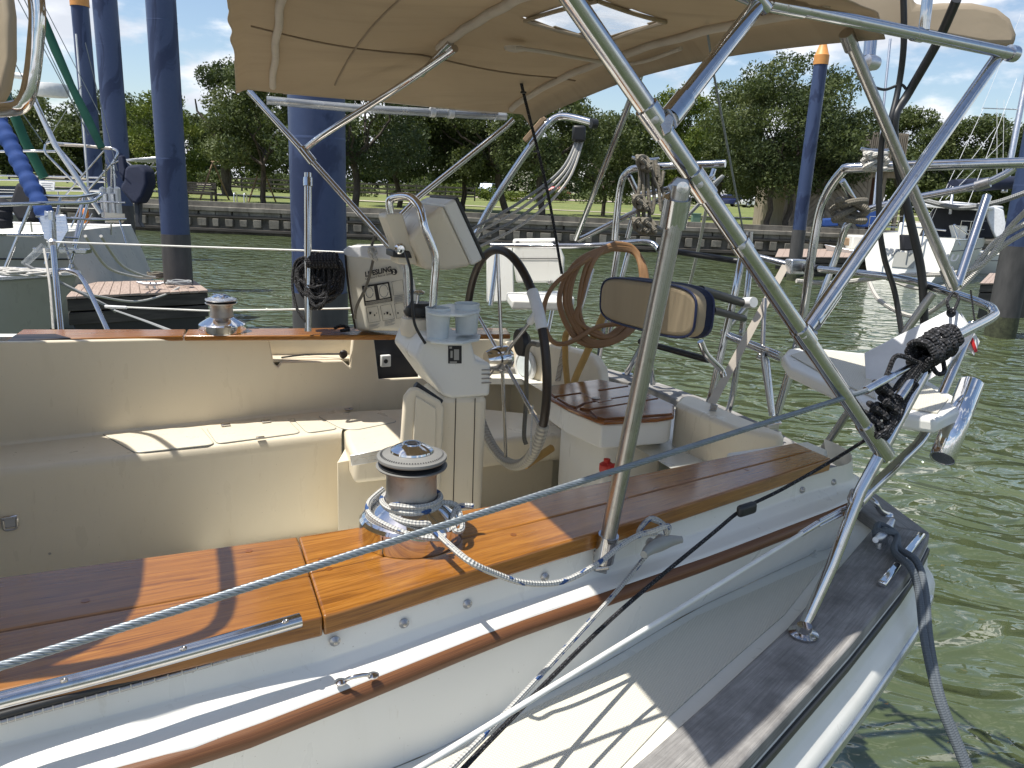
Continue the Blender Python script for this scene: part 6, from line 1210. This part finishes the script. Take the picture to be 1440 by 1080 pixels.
R_('wheel_line', [(757, 485, 2.5), (746, 484, 2.62), (741, 500, 2.7), (740, 560, 2.75), (737, 610, 2.75), (740, 625, 2.75)], .008, 'old_rope', 'old dark rope hanging beside the wheel rim', 'rope'); R_('cord_end', [(749, 570, 2.35), (747, 605, 2.36), (746, 640, 2.37)], .003, 'white_rope', 'thin cord end dangling from the wrapped wheel rim', 'cord')
# cleated rope on the davits
t_ = thing('davit_rope', 'old grey-green rope hitched on the port davit arm and hanging in bights', 'rope', D(905, 320, 3.3))
for k_, (xa, xb, yb) in enumerate(((898, 897, 318), (903, 905, 330), (909, 912, 300), (917, 926, 296), (922, 925, 262))): tube('hanging_bight', catmull([D(xa, 226, 3.3), D(xa+2, 250, 3.28), D(xb, yb-30, 3.28), D(xb+4, yb, 3.28), D(xb+8, yb-20, 3.29), D(xa+8, 250, 3.3)], 6), .008, 'old_rope', t_, 8)
for q in ((905, 230), (900, 318), (912, 318), (900, 286)):
    p = D(q[0], q[1], 3.26); tube('knot', catmull([p+Vector((math.cos(i*1.3)*.028, math.sin(i*2.1)*.02, math.sin(i*1.1)*.028)) for i in range(12)], 4), .011, 'old_rope', t_, 8)
horn(D(907, 228, 3.36)-UP*.02, Vector((1, 0, 0)), .06, .009, 'stainless', Y); horn(D(1231, 222, 2.5)-UP*.01, Vector((1, -.2, 0)), .048, .008, 'stainless', Y)
t_ = thing('davit_rope', 'cream rope wound on the cleat of the starboard davit arm', 'rope', D(1231, 232, 2.5))
p = D(1231, 225, 2.47); tube('hitch', catmull([p+Vector((math.cos(i*1.35)*.034, math.sin(i*2.1)*.015, math.sin(i*.9)*.024-.004)) for i in range(18)], 4), .0085, 'white_rope', t_, 8)
p = D(1195, 296, 2.7); tube('hitch', catmull([p+Vector((math.cos(i*1.35)*.055, math.sin(i*2.1)*.02, math.sin(i*.9)*.035)) for i in range(16)], 4), .012, 'old_rope', t_, 8)
for k_, (ya, sx) in enumerate(((0, 0), (4, 5), (9, 9), (15, 16))):
    R_('davit_fall', [(815+k_*2, 186+ya*.4, 3.5), (790+k_*3, 238+ya, 3.45), (730+k_*6, 285+ya*1.4, 3.4), (665+k_*6, 322+ya*1.4, 3.35), (620+sx, 350+ya*.6, 3.35)], .0065, 'white_rope' if k_ % 2 else 'grey_rope', 'slack tackle line sloping from the port davit, %s of the four' % ('topmost', 'second from the top', 'third from the top', 'lowest')[k_], 'rope', group='tackle lines under the port davit')
t_ = thing('davit_block', 'black-cheeked pulley block hanging from the port davit end', 'block', D(812, 195, 3.45)); box('cheek', D(814, 188, 3.47), .03, .02, .035, 'black_plastic', t_, None, Vector((-.3, 0, 1)), .01)
for k_, pts in enumerate(([(1120, 395, 2.9), (1170, 398, 2.9), (1260, 388, 2.7), (1370, 378, 2.5), (1420, 320, 2.4), (1450, 290, 2.3)], [(1225, 382, 3), (1290, 405, 2.8), (1350, 395, 2.6), (1400, 340, 2.5), (1450, 310, 2.4)], [(1222, 396, 3), (1240, 425, 2.9), (1290, 445, 2.8), (1340, 415, 2.6), (1405, 350, 2.5), (1455, 320, 2.4)], [(1300, 282, 2.7), (1350, 292, 2.6), (1400, 285, 2.5), (1450, 268, 2.4)])):
    R_('davit_fall', pts, .0085, 'white_rope' if k_ < 3 else 'grey_rope', 'cream tackle line below the starboard davit, ' + ('highest of the long three', 'middle of the long three', 'lowest of the long three', 'short one just under the davit arm')[k_], 'rope', group='tackle lines under the starboard davit')
R_('stern_line', [(1003, 240, 3.3), (992, 300, 3.6), (975, 380, 4.2), (950, 470, 5.0)], .008, 'white_rope', 'thin pale line dropping to the water behind the backrest', 'rope')
R_('stern_line', [(1000, 262, 3.2), (1015, 250, 3.2), (960, 310, 3.3), (930, 322, 3.4), (905, 300, 3.4)], .008, 'grey_rope', 'slack grey line looping under the port davit hook', 'rope')
# rescue sling bag
bg0, bg1 = D(498, 466, 3.30), D(580, 466, 3.22); VB = lambda x, y: V(x, y, bg0, bg1); nb2 = Vector((0, 1, 0))
t_ = thing('rescue_sling_bag', 'cream vinyl rescue sling bag with LIFESLING lettering and black diagrams on the port rail', 'bag', bg0)
slab('bag_body', [VB(x, y) for x, y in [(484, 362), (486, 350), (494, 346), (546, 346), (556, 352), (577, 400), (584, 440), (584, 466), (500, 466), (492, 420)]], .14, 'bag_vinyl', t_, None, .018, 4, nb2)
slab('bag_flap', [VB(x, y)-nb2*.006 for x, y in [(482, 352), (490, 346), (548, 345), (558, 352), (560, 366), (500, 362), (486, 360)]], .012, 'white_vinyl', t_, None, .006, 3, nb2)
tube('bag_piping', catmull([VB(x, y)-nb2*.004 for x, y in [(486, 358), (489, 392), (494, 430), (500, 462)]], 6), .005, 'brown_leather', t_, 6)
o0 = VB(514, 389)-nb2*.016; xa_ = (VB(558, 379.5)-VB(514, 389)).normalized(); ya_ = (VB(514, 380)-VB(515, 389)).normalized()
text('lettering', 'LIFESLING', .0285, o0+nb2*.010, xa_, ya_, 'ink', t_, .0011); text('lettering', 'Overboard Rescue System', .0125, VB(514, 393.5)-nb2*.006, xa_, ya_, 'ink', t_, .0001)
lathe('logo_disc', [(.001, 0), (.013, 0), (.013, .001), (.001, .001)], VB(554.5, 382)-nb2*.006, 'ink', t_, -nb2, 20); text('lettering', '2', .022, VB(552.6, 385)-nb2*.0085, xa_, ya_, 'bag_vinyl', t_, .0008)
def pan(q, m, dz): slab('printed_panel', [VB(x, y)-nb2*dz for x, y in q], .0006, m, t_, None, 0, 1, -nb2)
pan([(509, 402), (547, 396), (552, 423), (513, 430)], 'ink', .0045)
pan([(512, 404), (526, 402), (529, 421), (514.5, 423)], 'bag_vinyl', .0055); pan([(531, 401), (545.5, 398.5), (549, 417), (534.5, 420)], 'bag_vinyl', .0055)
for cx, cy, r_x in ((520, 411, .022), (540, 409, .026)): tube('diagram', [VB(cx, cy)-nb2*.0066+xa_*math.cos(i*.5)*r_x*.8+ya_*math.sin(i*.5)*r_x for i in range(13)], .0012, 'grey_ink', t_, 5)
for k_ in range(4): pan([(514.3+.3*k_, 425.5+k_*1.1-.3), (550, 419.3+k_*1.1-.3), (550, 419.7+k_*1.1-.3), (514.3+.3*k_, 425.9+k_*1.1-.3)], 'bag_vinyl', .0055)
def frame(q):
    P = [VB(x, y)-nb2*.005 for x, y in q]; tube('diagram', P+[P[0]], .0009, 'ink', t_, 4)
frame([(515, 433), (531, 430), (535, 451), (519, 454)]); frame([(535, 430), (550, 427), (555, 448), (539, 451)]); frame([(551, 396), (566, 393), (569, 414), (554, 416)]); frame([(555, 427), (568, 425), (570, 445), (558, 448)])
for x, y, s_ in [(521, 440, 1.6), (527, 443, 1.1), (541, 441, .9), (545, 440, 1.6), (549, 442, 1), (560, 440, 1.1), (530, 440, .6)]: pan([(x-s_, y-s_*1.2), (x+s_, y-s_), (x+s_*.7, y+s_), (x-s_*.6, y+s_*1.3)], 'ink', .0045)
for k_ in range(7):
    for xs_, ys_ in ((519, 457), (541, 452)):
        if k_ < 5: pan([(xs_, ys_+k_*1.5), (xs_+15-(k_ % 3)*2, ys_-2.5+k_*1.5), (xs_+15-(k_ % 3)*2, ys_-2.1+k_*1.5), (xs_, ys_+.4+k_*1.5)], 'grey_ink', .0045)
    pan([(554, 418+k_*1.2), (568-(k_ % 2)*2, 415.5+k_*1.2), (568-(k_ % 2)*2, 415.9+k_*1.2), (554, 418.4+k_*1.2)], 'grey_ink', .0045)
R_('sling_line', [(530, 326, 3.12), (523, 345, 3.14), (525, 362, 3.14), (516, 400, 3.15), (502, 430, 3.16), (499, 448, 3.18)], .006, 'old_rope', 'cream line knotted in front of the rescue bag', 'rope')
p = D(524, 357, 3.12); props(tube('sling_knot', catmull([p+Vector((math.cos(i*1.3)*.014, math.sin(i*2.1)*.012, math.sin(i*1.1)*.026)) for i in range(14)], 4), .007, 'white_rope', None, 8), 'knot in the cream line above the rescue bag', 'rope')
# black halyard coil on the port rail
t_ = thing('rope_coil', 'hank of black braided rope hanging on the port rail left of the rescue bag', 'rope', D(440, 440, 3.2)); rr = random.Random(9)
for k_ in range(34):
    x0_, x1_ = 417+rr.uniform(-4, 30), 466+rr.uniform(-14, 20); yt = 358+rr.uniform(-3, 5); yb = 418+rr.uniform(-22, 18); dd_ = 3.2+rr.uniform(-.06, .06)
    P = [D((x0_+x1_)/2, yt, dd_), D(x0_+4, yt+14, dd_), D(x0_+1, (yt+yb)/2+5, dd_), D(x0_+8, yb-8, dd_), D((x0_+x1_)/2-3, yb, dd_), D(x1_-8, yb-7, dd_), D(x1_-2, (yt+yb)/2+6, dd_), D(x1_-4, yt+12, dd_), D((x0_+x1_)/2, yt, dd_)]
    tube('coil_turn', catmull(P, 5), .0068, 'black_rope', t_, 7)
for k_ in range(10):
    x = 430+k_*4.4; tube('wrap_turn', catmull([D(x, 356, 3.15), D(x+1, 366, 3.12), D(x+4, 376, 3.14), D(x+6, 368, 3.24), D(x+4, 357, 3.2)], 4), .0068, 'black_rope', t_, 7)
tube('coil_tail', catmull([D(436, 360, 3.15), D(416, 368, 3.15), D(411, 400, 3.15), D(418, 435, 3.15), D(432, 455, 3.16)], 6), .006, 'black_rope', t_, 7)
R_('rope_scrap', [(470, 462, 3.3), (480, 458, 3.3), (490, 462, 3.3), (480, 465, 3.28), (492, 464, 3.28)], .007, 'black_rope', 'scrap of black rope on the teak cap before the rescue bag', 'rope')
# lines on the left
R_('bow_line', [(35, 372, 6.2), (80, 395, 6.3), (150, 430, 6.5), (162, 438, 6.6)], .013, 'grey_rope', 'grey three-strand bow line from the left yacht to the shackle', 'rope'); R_('bow_line', [(160, 436, 6.6), (200, 450, 5), (242, 466, 3.7)], .008, 'grey_rope', 'grey line sloping down behind the port teak cap', 'rope')
R_('slip_line', [(120, 332, 8), (150, 375, 9), (185, 388, 10.5), (212, 391, 11.3)], .016, 'white_rope', 'white dock line drooping to the finger dock, the upper one', 'rope', group='white dock lines at the left'); R_('slip_line', [(142, 332, 8), (170, 372, 9), (200, 387, 10.5), (218, 390, 11.3)], .016, 'white_rope', 'white dock line drooping to the finger dock, the right one', 'rope', group='white dock lines at the left')
R_('slip_line', [(96, 406, 8), (140, 417, 9), (190, 424, 10), (230, 415, 11), (252, 404, 11.4)], .014, 'white_rope', 'white line sagging in front of the finger dock edge', 'rope', group='white dock lines at the left')
dc = W(212, 405, -1.6); t_ = thing('dock_cleat', 'galvanised cleat with line on the left finger dock', 'cleat', dc); horn(dc, Vector((1, .1, 0)), .19, .022, 'aluminium', t_, 'horn', .06)
p = W(252, 400, -1.58); props(tube('dock_coil', catmull([p+Vector((math.cos(i*1.2)*(.16+.03*math.sin(i)), math.sin(i*1.2)*.12, .015+.012*(i % 4))) for i in range(34)], 4), .014, 'grey_rope', None, 7), 'pile of grey line at the foot of the thick piling', 'rope')
p = W(222, 391, -1.55); props(tube('dock_coil', catmull([p+Vector((math.cos(i*1.2)*.15, math.sin(i*1.2)*.1, .02+.02*(i % 4))) for i in range(20)], 4), .016, 'old_rope', None, 7), 'dark old rope heaped behind the thick piling', 'rope')
# clew snap hooks on the bimini frame
